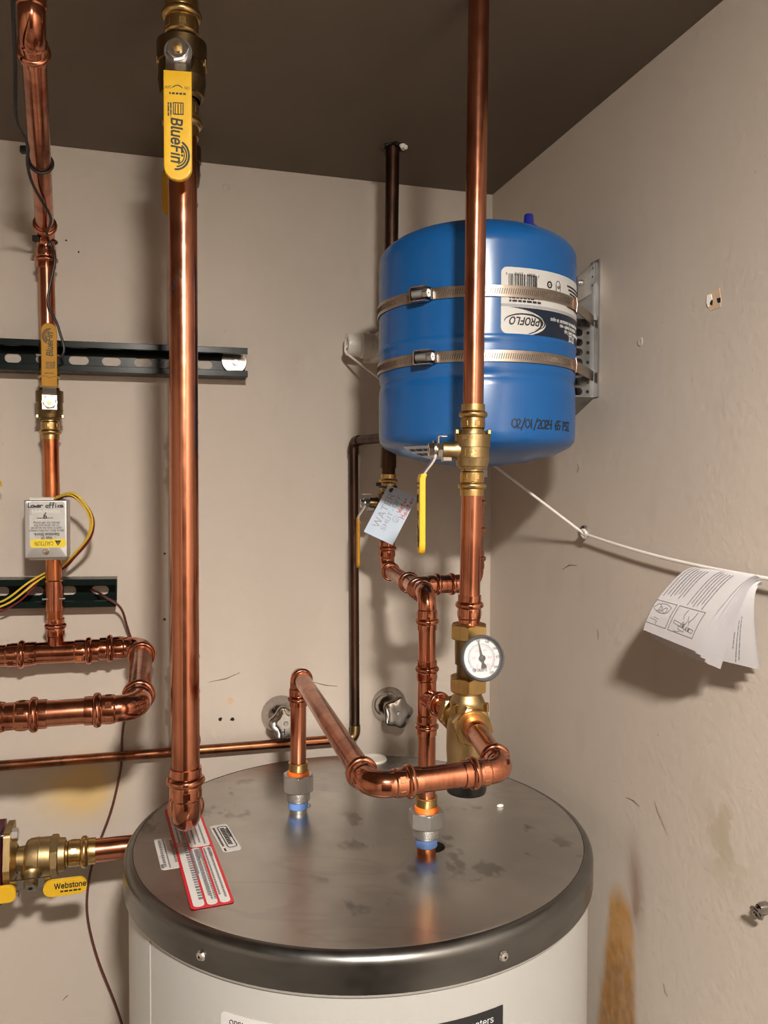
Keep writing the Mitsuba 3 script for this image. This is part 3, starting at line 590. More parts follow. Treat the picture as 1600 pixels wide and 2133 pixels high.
# main riser with its ball valve
mr = thing('copper_main_riser', 'bright straight copper pipe from the ceiling in front of the blue tank', 'copper pipe')
MR = .0112
vc = zc3(938)
ctop = vc + cdir * ((CEIL - vc[2]) / cdir[2])
obj('pipe', pipe_mesh(vc + cdir * .03, ctop, MR), 'copper', mr)
m2 = thing('copper_riser_stub', 'short copper pipe between the brass ball valve and the thermometer tailpiece', 'copper pipe')
obj('pipe', pipe_mesh(at(1262), vc - cdir * .03, MR), 'copper', m2)
obj('adapter', press(at(1293), cdir, MR) + [lathe([(0, MR * 1.05), (-.012, MR * 1.02)], at(1293), cdir)], 'copper_fitting', m2)
bv = thing('ball_valve', 'brass ball valve with a yellow lever hanging down, in front of the blue tank', 'ball valve')
sdl = unit(-RH - .10 * FH)
valve_body(bv, vc, cdir, MR, sdl, (1.85 * MR, 0), stem=.046)
lugs(bv, vc, cdir, MR, 1.75 * MR, FH)
obj('packing_nut', hexnut(vc + sdl * .0325, sdl, .0082, .006, 0, .003), 'steel_bright', bv, 25)
obj('stem_nut', hexnut(vc + sdl * .0425, sdl, .0078, .0058, .2, .003), 'steel_bright', bv, 25)
obj('stop_tab', rbox(frame(vc + sdl * .0375 + ZZ * .0110, sdl, ZZ), .0018, .009, .008, .0005), 'steel_bright', bv, 20)
obj('stop_tab', rbox(frame(vc + sdl * .0330 + ZZ * .0150, sdl, ZZ), .010, .0018, .007, .0005), 'steel_bright', bv, 20)
obj('stop_block', rbox(frame(vc + sdl * .028 - ZZ * .0095, sdl, ZZ), .011, .006, .009, .001), 'steel_bright', bv, 20)
for hgt, sc in ((.0085, .0038),):
    o = unit(EYE - vc); o = unit(o - (o @ cdir) * cdir); ex = np.cross(cdir, o)
    mk = text('NSF61-G', .0036, 0, .0072, 0, True, sx=.95, align='c', depth=.0007); mk2 = strokes([[(-.008, -.007), (-.008, .002), (.001, .002), (.005, -.0025), (.001, -.007), (-.008, -.007)], [(-.006, -.006), (-.003, .001)], [(-.003, -.006), (0, .001)], [(-.005, -.0025), (.0, -.0025)]], .0007, .0007)
    def cyl(v, R=1.62 * MR): 
        t = v[:, 0] / R; return vc + np.cos(t)[:, None] * o * (R + v[:, [2]]) + np.sin(t)[:, None] * ex * (R + v[:, [2]]) + v[:, [1]] * cdir
    obj('cast_lettering', mapped(trimesh.util.concatenate([tr(mk, frame(A(0, .004, .0009), A(1, 0, 0), A(0, 1, 0))), mk2]), cyl, .004), 'brass', bv, False)
lever(bv, vc + sdl * .0405, -ZZ, sdl, .112, .0205, (.006, .032, .014), .0026, .026, ('steel', 'yellow_vinyl'), text_fn=handle_print(.112, .0205))

# cold riser: tee to the mixing valve, elbow at the top, branch to the expansion tank
gt0, gb0 = P(818, 307, 1.269), P(806.5, 1187, 1.269)
TKX, TKY = P(991, 900, 1.086)[:2]; TR = .1286
cr = thing('copper_cold_pipe', 'copper pipe rising from the right union with tees to mixing valve and expansion tank', 'copper pipe')
ctopc = onV(cold, 1237); gcor = A(gb0[0], gb0[1], ctopc[2])
d1 = unit(gcor - ctopc); f_ = (TKY - ctopc[1]) / (gcor[1] - ctopc[1]); teec = ctopc + (gcor - ctopc) * f_
obj('pipe', pipe_mesh(onV(cold, 1664), ctopc - ZZ * .02, PR), 'copper', cr)
obj('elbow', elbow_mesh(ctopc, -ZZ, d1, PR)[0], 'copper_fitting', cr)
obj('tee', tee_mesh(coldc, ZZ, -cpd, PR), 'copper_fitting', cr)
obj('pipe', pipe_mesh(coldc - cpd * .02, Vc + cpd * .033, PR), 'copper_flux', cr)
obj('pipe', pipe_mesh(ctopc + d1 * .02, gcor - d1 * .02, PR), 'copper', cr)
obj('tee', tee_mesh(teec, d1, A(1, 0, 0), PR, half=1.4), 'copper_fitting', cr)
obj('elbow', elbow_mesh(gcor, -d1, ZZ, PR)[0], 'copper_fitting', cr)
tkc = A(TKX, TKY, ctopc[2])
obj('pipe', pipe_mesh(teec + A(.02, 0, 0), tkc, PR), 'copper_flux', cr)
obj('elbow', elbow_mesh(tkc, A(-1, 0, 0), ZZ, PR)[0], 'copper_fitting', cr)
obj('pipe', pipe_mesh(tkc + ZZ * .015, A(TKX, TKY, zat(A(TKX, TKY, 0), 1000)), PR), 'copper', cr)
obj('coupling', coupling_mesh(A(TKX, TKY, zat(tkc, 1075)), ZZ, PR), 'copper_fitting', cr)

# ---------------------------------------------------------------- expansion tank, its bands and bracket
tk = thing('expansion_tank', 'blue expansion tank strapped to the right wall in the corner', 'expansion tank')
T0 = A(TKX, TKY, 0); tf = unit(-(T0) * A(1, 1, 0)); trt = np.cross(tf, ZZ) * -1          # towards the viewer, to the right
zf = lambda y: zat(T0 + tf * TR, y)
za = lambda y: zat(T0, y)
zt, zb = za(554), zf(903)
z1, z2 = zf(702), zf(780)
zlow, zhigh = zf(966), zt + .045
pr = [(zlow, 0), (zlow + .001, TR * .25), (zlow + (zb - zlow) * .16, TR * .52), (zlow + (zb - zlow) * .42, TR * .80), (zlow + (zb - zlow) * .68, TR * .945), (zlow + (zb - zlow) * .88, TR * .992), (zb + .004, TR)]
pr += [(z2 - .012, TR), (z2 - .004, TR * .992), (z2, TR * .978), (z2 + .004, TR * .992), (z2 + .010, TR)]
pr += [(z1 - .007, TR), (z1 - .003, TR * 1.004), (z1, TR * 1.010), (z1 + .003, TR * 1.004), (z1 + .006, TR)]
dz = zhigh - zt; pr += [(zt - .004, TR)] + [(zt + dz * math.sin(a), TR * math.cos(a)) for a in np.radians([6, 14, 22, 31, 40, 50, 60, 70, 80, 86])] + [(zhigh, 0)]
pr = [(a, b) for a, b in pr]
obj('shell', lathe(pr, T0, ZZ, 96), 'tank_blue', tk, True)
dome_z = lambda q: float(np.interp(-np.linalg.norm((q - T0)[:2]), [-b for a, b in pr[-12:]], [a for a, b in pr[-12:]]))
best = min(np.linspace(.98, 1.16, 73), key=lambda D: abs(dome_z(P(1101, 474, D)) + .0035 - P(1101, 474, D)[2]))
vb = A(*P(1101, 474, best)[:2], 0); vz = dome_z(vb) + .0035
obj('valve_boss', lathe([(-.02, .0155), (-.002, .0135), (0, .0125), (.0008, 0)], vb + ZZ * (vz - .001), ZZ, 36), 'tank_blue', tk)
obj('valve_cap', lathe([(0, .0112), (.0012, .0112), (.0014, .0070), (.0150, .0058), (.0165, .0050), (.0168, 0)], vb + ZZ * vz, ZZ, 10), 'cap_blue', tk, 20, label='dark blue plastic air valve cap')
obj('nozzle', lathe([(0, .016), (-.022, .016), (-.022, 0)], T0 + ZZ * (zlow + .008), ZZ), 'steel_nut', tk)
def tank_map(s0, z0, off=.0003, flip=True):      # label plane -> the tank's side; flip: hung upside down
    def fn(v):
        s, z = (s0 - v[:, 0], z0 - v[:, 1]) if flip else (s0 + v[:, 0], z0 + v[:, 1])
        a = s / TR; R = TR + off + v[:, 2]
        return T0 + tf * (R * np.cos(a))[:, None] + trt * (R * np.sin(a))[:, None] + ZZ * z[:, None]
    return fn
aL = math.asin((1036 - 991) / 203.5); sL = TR * aL
ptl = T0 + TR * (tf * math.cos(aL) + trt * math.sin(aL)); zl0, zl1 = zat(ptl, 694), zat(ptl, 555)
LW, LH = .215, zl1 - zl0
fn = tank_map(sL + LW, zl1); up = lambda m, h: mapped(tr(m, frame(A(0, 0, h), A(1, 0, 0), A(0, 1, 0))), fn, .008)
# label coordinates, upside down: x runs towards the viewer's left, y downwards; x = LW is the visible left edge, y = LH its lower edge
tl = obj('label', mapped(poly(rrect(0, 0, LW, LH, .007), .0002), fn, .008), 'label_white', tk, True, label='white and navy product label hung upside down')
navy = sg.box(0, LH * .60, LW, LH).intersection(rrect(0, 0, LW, LH, .007))
el = sa.scale(sg.Point(LW + .006, LH * .83).buffer(1, 40), .066, LH * .235); el = sa.rotate(el, 0)
obj('navy_field', up(poly(navy.difference(el), .0002), .0003), 'navy', tl, True, label='navy field of the label')
obj('grey_stripe', up(poly(sg.box(0, LH * .552, LW, LH * .592), .0002), .0003), 'ink_pale', tl, True)
cr_ = sa.scale(sg.Point(LW + .004, LH * .83).buffer(1, 40), .058, LH * .225).difference(sa.scale(sg.Point(LW + .0075, LH * .825).buffer(1, 40), .0595, LH * .228)).intersection(sg.box(0, 0, LW - .02, LH * .99))
ov = sa.scale(sg.Point(LW - .030, LH * .81).buffer(1, 40), .026, LH * .125); ring = ov.difference(sa.translate(sa.scale(ov, .945, .93), .0012, .001)); 
ov2 = sa.scale(sg.Point(LW - .033, LH * .815).buffer(1, 40), .0262, LH * .125).difference(sa.scale(sg.Point(LW - .0315, LH * .812).buffer(1, 40), .0262, LH * .128)).intersection(sg.box(0, 0, LW - .045, LH))
lab = [text('PROFLO', .0088, LW - .031, LH * .81 - .0048, 0, True, sx=.86, slant=.25, align='c')]
obj('lettering', up(trimesh.util.concatenate(lab + [poly(cr_, .0002), poly(ring, .0002), poly(ov2, .0002)]), .0004), 'ink', tl, True, label='black brand lettering in an oval')
wt = [text('XT12I', .0105, LW - .118, LH * .905, 0, True, sx=.55), text('Thermal Expansion Safety Tank', .0044, LW - .096, LH * .845, sx=.72, align='r'), text("securite du chauffe-eau", .0044, LW - .086, LH * .775, sx=.72, align='r'), text('de seguridad del calentador de agua', .0044, LW - .068, LH * .705, sx=.72, align='r')]
wt[0] = text('XT12I', .0078, LW - .108, LH * .905, 0, True, sx=.6, align='r')
obj('white_lettering', up(trimesh.util.concatenate(wt), .0005), 'white_print', tl, True, label='white lettering on navy')
bc, r_ = [], random.Random(3); x = LW - .009
while x > LW - .046:
    w_ = r_.choice((.0004, .0007, .001, .0014)); bc.append(sg.box(x - w_, LH * .10, x, LH * .32)); x -= w_ + r_.choice((.0005, .0007, .0011))
blk = [poly(unary_union(bc), .0002), text('7', .0028, LW - .0495, LH * .085, sx=.8), text('81889', .0030, LW - .0435, LH * .080, sx=.85), text('13098', .0030, LW - .0275, LH * .080, sx=.85), text('8', .0028, LW - .0075, LH * .085, sx=.8)]
cx_ = LW - .066; blk.append(poly(sg.Point(cx_, LH * .20).buffer(.0042).difference(sg.Point(cx_, LH * .20).buffer(.0026)), .0002)); blk.append(strokes([[(cx_ - .0012, LH * .20), (cx_ + .0012, LH * .20)]], .0006))
cx_ = LW - .082; sh = sg.Polygon([(cx_ - .0045, LH * .30), (cx_ + .0045, LH * .30), (cx_ + .0045, LH * .16), (cx_ + .002, LH * .11), (cx_ - .002, LH * .11), (cx_ - .0045, LH * .17)]); blk.append(poly(sh.difference(sh.buffer(-.0005)), .0002)); blk.append(text('ETL', .0030, cx_, LH * .21 - .0015, 25, True, sx=.8, align='c'))
for i in range(7): blk.append(bars(.06 - .004 * (i % 3), LH * (.12 + .055 * i), .052, .0019, 0, 50 + i, wmax=3))
blk += [bars(LW - .052, LH * .49, .042, .0024, 0, 61, wmax=3), bars(LW - .042, LH * .445, .032, .0022, 0, 62, wmax=2), bars(LW - .084, LH * .335, .022, .0020, 0, 63)]
obj('small_print', up(trimesh.util.concatenate(blk), .0004), 'ink', tl, True, label='barcode and small print')
ls, wd_ = hand('02/01/2024 65 PSI', .0106, .545, .0014)
aH = math.asin((1057 - 991) / 203.5); pth = T0 + TR * (tf * math.cos(aH) + trt * math.sin(aH))
obj('handwriting', mapped(strokes(ls, wd_), tank_map(TR * aH, zat(pth, 891), .0003, False), .006), 'ink', tk, True, label='date and pressure in black marker')
# a sticker low on the left of the bottom dome
def dome_r(z): return float(np.interp(z, [a for a, b in pr[:7]], [b for a, b in pr[:7]]))
def dome_map(a0, zc):
    def fn(v):
        z = zc + v[:, 1]; R = np.array([dome_r(q) for q in z]) + .0006 + v[:, 2]; a = a0 + v[:, 0] / (TR * .85)
        return T0 + tf * (R * np.cos(a))[:, None] + trt * (R * np.sin(a))[:, None] + ZZ * z[:, None]
    return fn
ds = obj('dome_sticker', mapped(poly(rrect(-.026, -.007, .026, .008, .002), .0002), dome_map(-.62, zlow + (zb - zlow) * .42), .004), 'tag_plastic', tk, True, label='pale sticker under the tank')
obj('lettering', mapped(tr(trimesh.util.concatenate([bars(-.022, .002, .04, .0026, 0, 5), bars(-.022, -.003, .03, .0026, 0, 6)]), frame(A(0, 0, .0004), A(1, 0, 0), A(0, 1, 0))), dome_map(-.62, zlow + (zb - zlow) * .42), .004), 'ink', ds, True)
# bracket on the right wall
bk_ = thing('tank_bracket', 'galvanized slotted bracket fixed to the right wall beside the blue tank', 'bracket')
bt, bb = wallR(1238, 604), wallR(1236, 828)
by = bt[1] - .004
topz, botz = wallR(1240, 545)[2], zat(A(S, by, 0), 828)
z0_, z1_ = botz, zat(A(S, by, 0), 662)
wdt = .046
fr = frame(A(S, by, z0_), A(-1, 0, 0), ZZ)          # the web that faces the viewer: x from the wall towards the tank
Hh = z1_ - z0_; web = rrect(0, 0, wdt, Hh, .002)
holes = []
for i in range(8):
    zc_ = Hh * (i + .55) / 8.15; holes += [rrect(.0195, zc_ - .0050, .0440, zc_ + .0050, .0049), sg.Point(.0115, zc_).buffer(.0024, 6)]
web2 = web.difference(unary_union(holes))
obj('web', prism(fr, web2, .0022), 'galvanized', bk_, 20)
obj('rear_web', prism(frame(A(S, by + .05, z0_), A(-1, 0, 0), ZZ), web2, .0022), 'galvanized', bk_, 20)
obj('wall_flange', box((S - .0012, by + .0, (topz + z0_) / 2), .0024, .022, topz - z0_), 'galvanized', bk_, False)
obj('gusset', prism(frame(A(S - .002, by - .0035, z1_ - .004), A(-1, 0, 0), ZZ), sg.Polygon([(0, 0), (.044, 0), (.044, .004), (0, .052)]), .0018), 'galvanized', bk_, 20)
p1, p2, p3, p4 = P(1203, 578, 1.10), wallR(1240, 545, .003), wallR(1238, 608, .003), P(1204, 628, 1.10)
nn = unit(np.cross(p2 - p1, p4 - p1)); nn = nn if nn @ (EYE - p1) > 0 else -nn
v = np.array([p1, p2, p3, p4]); v = np.vstack([v, v - nn * .002])
obj('top_plate', TM(v, [[0, 1, 2], [0, 2, 3], [4, 6, 5], [4, 7, 6], [0, 4, 5], [0, 5, 1], [1, 5, 6], [1, 6, 2], [2, 6, 7], [2, 7, 3], [3, 7, 4], [3, 4, 0]]), 'steel_nut', bk_, False)
c_ = (p1 * .8 + p3 * .2) * .72 + p4 * .28 * 1.0; c_ = p1 * .55 + p2 * .12 + p3 * .05 + p4 * .28
obj('bolt', lathe([(0, .0042), (.003, .0042), (.005, .0025), (.0052, 0)], c_, nn, 14), 'steel_bright', bk_)
for i in range(3): obj('pin_hole', lathe([(.0003, .0013), (.0003, 0)], p2 * (.86 - .0) * (1 - (i + .5) / 3.4) + p1 * .14 * (1 - (i + .5) / 3.4) + (p3 * .86 + p4 * .14) * ((i + .5) / 3.4), nn, 8), 'hole_black', bk_)
obj('foot', TM([A(S, by, z0_), A(S - wdt, by, z0_), A(S - wdt * .7, by + .05, z0_ - .02), A(S, by + .05, z0_ - .02)], [[0, 1, 2], [0, 2, 3], [0, 2, 1], [0, 3, 2]]), 'galvanized', bk_, False)
# the two worm-drive bands
def band(yc, aS, label):
    k = thing('band_clamp', label, 'hose clamp', 'steel bands around the blue tank'); zc_ = zf(yc); bh = .0142
    Rb = TR + .0012
    # tangent from the tank to the bracket's web
    target = A(S - .006, by - .004, 0); dv = (target - T0) * A(1, 1, 0); dd = np.linalg.norm(dv); base = math.atan2(dv @ trt, dv @ tf); aT = base - math.acos(min(.999, Rb / dd))
    angs = np.linspace(-math.radians(215), aT, 90)
    pts = [T0 + Rb * (tf * math.cos(a) + trt * math.sin(a)) for a in angs]; pts += [pts[-1] * (1 - q) + target * q for q in (.33, .66, 1)]
    pts = np.array(pts); pts[:, 2] = zc_; tn = np.gradient(pts, axis=0); tn /= np.linalg.norm(tn, axis=1, keepdims=True); nn = np.cross(tn, ZZ)
    rows = [(0, -bh / 2), (.0009, -bh / 2 + .0004), (.0011, 0), (.0009, bh / 2 - .0004), (0, bh / 2)]
    v = np.concatenate([pts + o * nn + z * ZZ for o, z in rows]); m = len(pts); f = []
    for i in range(len(rows)):
        i2 = (i + 1) % len(rows)
        for j in range(m - 1): f += [[i * m + j, i * m + j + 1, i2 * m + j + 1], [i * m + j, i2 * m + j + 1, i2 * m + j]]
    mb = TM(v, f)
    obj('band', mb, 'band_steel', k, 40)
    # which side is out
    sgn = 1 if (nn[40] @ (pts[40] - T0)) > 0 else -1
    if sgn < 0:
        scene[k + '__band'] = mikit.ply(TM(np.concatenate([pts - o * nn + z * ZZ for o, z in rows]), [q[::-1] for q in f]), 'band_steel', smooth=40)
    th = []
    for a in np.arange(math.radians(-84), math.radians(62), math.radians(1.2)):
        if abs(a - aS) < .13: continue
        o = tf * math.cos(a) + trt * math.sin(a); ex = np.cross(ZZ, o); th.append(rbox(frame(T0 + o * (Rb + .0012) + ZZ * (zc_ - .0003), unit(ex * .25 + ZZ), -unit(ex - .25 * ZZ)), .0070, .0008, .0006, .0002))
    obj('thread_slots', th, 'slot_dark', k, False, label='dark pressed thread slots', kind='stuff')
    o = tf * math.cos(aS) + trt * math.sin(aS); ex = unit(np.cross(o, ZZ)); ex = ex if ex @ trt > 0 else -ex
    H0 = T0 + o * (Rb + .002) + ZZ * zc_
    fm = frame(H0, ex, np.cross(o, ex), o)
    u_ = rrect(-.0145, -.0088, .0095, .0088, .003).difference(rrect(-.0130, -.0075, .02, .0075, .002))
    obj('housing', prism(fm, u_, .0095), 'steel_bright', k, 25)
    obj('saddle', prism(fm, rrect(-.013, -.0075, .011, .0075, .001), .0015), 'dark_metal', k, 25)
    sc = [lathe([(0, .0)] + [(.0012 * i + q, .0038 + .0012 * (q > 0)) for i in range(13) for q in (0, .0006)] + [(.0158, 0)], H0 + o * .0055 - ex * .0115, ex, 18), hexnut(H0 + o * .0055 + ex * .0042, ex, .0056, .0065, 0, .001)]
    obj('worm_screw', sc, 'steel_nut', k, 20)
    hk = T0 + Rb * (tf * math.cos(aT - .02) + trt * math.sin(aT - .02)) + ZZ * zc_; on = unit(hk * A(1, 1, 0) - T0)
    obj('wire_clip', tube([hk + on * .003 - ZZ * .010, hk + on * .0042, hk + on * .003 + ZZ * .008], .0010, 8), 'copper', k)
    return k
band(606, math.asin((889 - 991) / 215), 'upper of the two steel bands around the blue tank')
band(741, math.asin((897 - 991) / 215), 'lower of the two steel bands around the blue tank')

# ---------------------------------------------------------------- old dark riser behind the tank, shut-off valve with tag
dp = thing('dark_riser', 'dark tarnished copper pipe coming down from a ragged hole in the ceiling', 'copper pipe')
DR = .0105; gdir = unit(gt0 - gb0); g = lambda y: gb0 + (gt0 - gb0) * ((zat(gb0, y) - gb0[2]) / (gt0[2] - gb0[2]))
gv = g(1048)
obj('pipe', pipe_mesh(gv + gdir * .045, gt0 + gdir * .04, DR), 'copper_dark', dp)
obj('coupling', lathe([(0, DR), (0, DR * 1.15), (.030, DR * 1.15), (.031, DR)], g(975), gdir), 'copper_dark', dp)
obj('pipe_stub', pipe_mesh(gcor + ZZ * .02, gv - gdir * .045, DR), 'copper_old', dp)
bv2 = thing('ball_valve', 'small brass ball valve behind the water shut-off tag, thin yellow lever hanging down', 'ball valve')
sd2 = unit(-RH - .16 * FH)
valve_body(bv2, gv, gdir, DR, sd2, (1.7 * DR, 0), mat='brass_old', press_mat='brass', stem=.040)
obj('packing_nut', hexnut(gv + sd2 * .030, sd2, .0078, .005, 0, .003), 'steel_bright', bv2, 25)
obj('stem_nut', hexnut(gv + sd2 * .0375, sd2, .0074, .0055, .2, .003), 'steel_bright', bv2, 25)
obj('stop_tab', rbox(frame(gv + sd2 * .0335 + ZZ * .014, sd2, ZZ), .013, .0018, .009, .0005), 'steel_bright', bv2, 20)
obj('stop_block', rbox(frame(gv + sd2 * .027 - ZZ * .009, sd2, ZZ), .011, .007, .009, .001), 'steel_bright', bv2, 20)
lever(bv2, gv + sd2 * .036, -ZZ, sd2, .100, .0165, (.003, .024, .010), .0018, .024, ('steel', 'yellow_vinyl_aged'))
# tag on a cable tie
tagD = 1.225
c1, c2, c3, c4 = (P(*q) for q in ((813, 1008, tagD + .012), (869, 1037, tagD), (818, 1136, tagD - .02), (760, 1104, tagD - .008)))
ex = unit(c2 - c3); tw, th_ = np.linalg.norm(c2 - c3), np.linalg.norm(c4 - c3); ey = c4 - c3; ey = unit(ey - (ey @ ex) * ex)
tf_ = frame(c3, ex, ey)                               # x along the print, y towards its top
tg = thing('shutoff_tag', 'pale plastic tag reading water shut-off, hanging in front of the small valve', 'tag')
hole = sg.Point(tw * .92, th_ * .84).buffer(.0030)
obj('card', prism(tf_, rrect(0, 0, tw, th_, .0012).difference(hole), .0010), 'tag_plastic', tg, False)
tf2 = tf_.copy(); tf2[:3, 3] += tf_[:3, 2] * .0010
obj('lettering', tr(trimesh.util.concatenate([text('WATER', th_ * .215, tw * .17, th_ * .65, sx=1.12), text('SHUT-OFF', th_ * .150, tw * .17, th_ * .43, sx=1.12)]), tf2), 'ink_pale', tg, False, label='grey lettering WATER SHUT-OFF')
em = [[(tw * .46 + th_ * .085 * (1 + .25 * (i % 2)) * math.cos(i * .393), th_ * .28 + th_ * .085 * (1 + .25 * (i % 2)) * math.sin(i * .393)) for i in range(17)], [(tw * .46 + th_ * .04 * math.cos(i * .6), th_ * .25 + th_ * .04 * math.sin(i * .6)) for i in range(11)]]
obj('emblem', tr(strokes(em, .0006), tf2), 'ink_pale', tg, False)
l1, w1 = hand('Water', th_ * .13, .85); l2, w2 = hand('Heater', th_ * .16, .82)
obj('handwriting', tr(strokes([[(x + tw * .60, y + th_ * .24) for x, y in l] for l in l1] + [[(x + tw * .52, y + th_ * .05) for x, y in l] for l in l2], th_ * .022), tf2), 'ink_red', tg, False, label='red handwriting Water Heater')
hp_ = c3 + ex * tw * .92 + ey * th_ * .84; ct = g(1014)
ring = [ct + (DR * 1.25) * (math.cos(t) * A(1, 0, 0) + math.sin(t) * A(0, 1, 0)) for t in np.linspace(-.9, math.pi + .9, 18)]
k = thing('cable_tie', 'black cable tie holding the water shut-off tag to its valve', 'cable tie', None)
obj('strap', tube(spline([hp_ + tf_[:3, 2] * -.004, hp_ + tf_[:3, 2] * .004] + [ring[0] * .5 + hp_ * .5 + A(0, -.006, 0)] + ring[::3] + [hp_ * .35 + ring[-1] * .65, hp_ + tf_[:3, 2] * .002], 60), .0019, 8), 'rubber', k)
obj('head', rbox(frame(P(789, 1009, 1.235), RH, ZZ), .0080, .0055, .006, .001), 'rubber', k, 20)
# hole in the ceiling around the pipe
hb = gt0.copy(); hb[2] = CEIL
obj('pipe_hole', blob(hb + A(.001, -.004, -.0009), A(1, 0, 0), A(0, 1, 0), .017, 5, 18, .22), 'hole_black', 'ceiling', False)
for i in range(16):
    t = 2 * math.pi * i / 16 + rng.uniform(-.15, .15); o = A(math.cos(t), math.sin(t), 0); q = hb + o * .0165
    v = np.array([q + np.cross(ZZ, o) * .004, q - np.cross(ZZ, o) * .004, q + o * rng.uniform(.003, .008) - ZZ * rng.uniform(.002, .008)])
    obj('torn_paint', TM(v, [[0, 1, 2], [0, 2, 1]]), 'ceiling_paint', 'ceiling', False)
for i, (x, y, r) in enumerate(((838, 300, .0045), (844, 303, .0042), (840, 305, .004))):
    q = onZ(x, y, CEIL); m = trimesh.creation.icosphere(2, r); m.vertices *= (1 + .3 * (meshkit.noise(m.vertices * 500 + i) - .5))[:, None]; m.apply_translation(q - ZZ * .002); obj('foam_bit', m, 'plaster', 'ceiling', True)
# small dark line on the back wall, from that riser round to the left
sp = thing('small_dark_pipe', 'thin dark copper pipe running low along the back wall and up to the corner', 'copper pipe')
SR = .0076
a_, b_, c_, d_ = wallB(-330, 1621, .022), wallB(740, 1537, .022), wallB(736.5, 919, .022), g(912)
d_ = d_ * A(1, 1, 0) + A(0, 0, c_[2])
def soldered(k, p, c, q, r, mat):
    d1, d2 = unit(p - c), unit(q - c); t = 1.6 * r; o = c + (d1 + d2) * t; th = np.linspace(0, 1, 9) * math.pi / 2
    arc = [o - d2 * t * math.cos(x) - d1 * t * math.sin(x) for x in th]
    return obj('elbow', [tube([c + d1 * 2.9 * r] + arc + [c + d2 * 2.9 * r], 1.16 * r, 24)], mat, k)
obj('pipe', pipe_mesh(a_, b_ - unit(b_ - a_) * .015, SR), 'copper_old', sp); obj('pipe', pipe_mesh(b_ + unit(c_ - b_) * .015, c_ - unit(c_ - b_) * .015, SR), 'copper_dark', sp); obj('pipe', pipe_mesh(c_ + unit(d_ - c_) * .015, d_, SR), 'copper_dark', sp)
soldered(sp, a_, b_, c_, SR, 'brass_old'); soldered(sp, b_, c_, d_, SR, 'copper_dark')

# ---------------------------------------------------------------- shower valve handles on the back wall
def shower(x, y, r, kx, ky, lobes, rot, label, mark=None):
    k = thing('shower_handle', label, 'valve handle', 'chrome shower handles on the back wall'); c = wallB(x, y); n = A(0, -1, 0)
    R = r * 1.30 / FPX
    obj('escutcheon', lathe([(0, R), (.002, R), (.008, R * .93), (.020, R * .70), (.026, R * .52), (.030, R * .48), (.034, R * .40), (.034, 0)], c, n, 56), 'chrome', k)
    t = np.linspace(0, 2 * math.pi, 96, endpoint=False); KR = R * .90
    f = KR * (.92 + .09 * np.cos(lobes * (t - rot)))
    rows = [(.028, .45), (.030, .68), (.038, .82), (.047, .94), (.052, .97), (.055, .95), (.0575, .86), (.0585, .5), (.0580, .0)]
    v = np.vstack([c + n * h + np.cos(t)[:, None] * A(1, 0, 0) * (f * s_)[:, None] + np.sin(t)[:, None] * ZZ * (f * s_)[:, None] for h, s_ in rows]); m = len(t); fc = []
    for i in range(len(rows) - 1):
        for j in range(m):
            j2 = (j + 1) % m; fc += [[i * m + j, (i + 1) * m + j2, i * m + j2], [i * m + j, (i + 1) * m + j, (i + 1) * m + j2]]
    kn = obj('knob', TM(v, fc), 'chrome', k, 40)
    obj('screw', lathe([(0, .0042), (.0015, .0036), (.0018, 0)], c + n * .0580, n, 18), 'steel', kn)
    if mark: obj('mark', tr(text(mark, .010, 0, 0, 0, align='c', depth=.0005), frame(c + n * .0588 - ZZ * KR * .62 - A(1, 0, 0) * KR * .22, A(1, 0, 0), ZZ)), 'dark_metal', kn, False)
shower(584, 1488, 42, 0, 0, 5, .55, 'chrome shower handle marked H, behind the left copper riser', 'H')
shower(810, 1468, 41, 0, 0, 5, .05, 'chrome lobed shower handle on the wall right of the thin dark pipe')

# ---------------------------------------------------------------- left group: big riser, second riser behind it, zone riser, loop, flange valve
BR = .0150
rA = P(383, 850, .873); A1 = onV(rA, 1714); dl_ = unit(RH * (388 - 800) / FPX + FH)
A2 = A1 + dl_ * (1.215 - A1 @ FH); vA = onV(rA, 146); vA = A(*P(380, 146, .873)[:2], vA[2])
axA = unit(A(*P(380.5, 400, .873)) - A1)
pA = lambda z: A1 + axA * ((z - A1[2]) / axA[2])
vA = pA(vA[2])
br = thing('copper_big_riser', 'thick copper pipe in the left foreground running from ceiling down to the heater lid', 'copper pipe')
obj('pipe', pipe_mesh(A1 + axA * .033, vA - axA * .05, BR), 'copper', br)
obj('pipe', pipe_mesh(vA + axA * .05, pA(CEIL), BR), 'copper_old', br)
obj('elbow', elbow_mesh(A1, axA, dl_, BR)[0], 'copper_fitting', br)
obj('pipe', pipe_mesh(A1 + dl_ * .033, A2 - dl_ * .033, BR), 'copper', br)
obj('elbow', elbow_mesh(A2, -dl_, ZZ, BR)[0], 'copper_fitting', br)
o = unit((EYE - pA(2.0)) * A(1, 1, 0)); ex = np.cross(ZZ, o)
mk = strokes([[(-.0035, .004), (-.0020, -.004)], [(-.0070, -.002), (-.0055, -.009)], [(-.0095, -.007), (-.0082, -.013)], [(-.0118, -.012), (-.0105, -.017)], [(-.0135, -.018), (-.0122, -.019)]], .0012)
pm = pA(zat(rA, 577)); 
def cylA(v): t = v[:, 0] / BR; return pm + np.cos(t)[:, None] * o * (BR + .0005 + v[:, [2]]) + np.sin(t)[:, None] * ex * (BR + .0005 + v[:, [2]]) + v[:, [1]] * ZZ
obj('pen_mark', mapped(mk, cylA, .003), 'ink', br, False, label='black pen strokes')
va = thing('ball_valve', 'large brass ball valve at the ceiling, wide yellow lever hanging down', 'ball valve')
sdA = unit(-FH + .14 * RH)
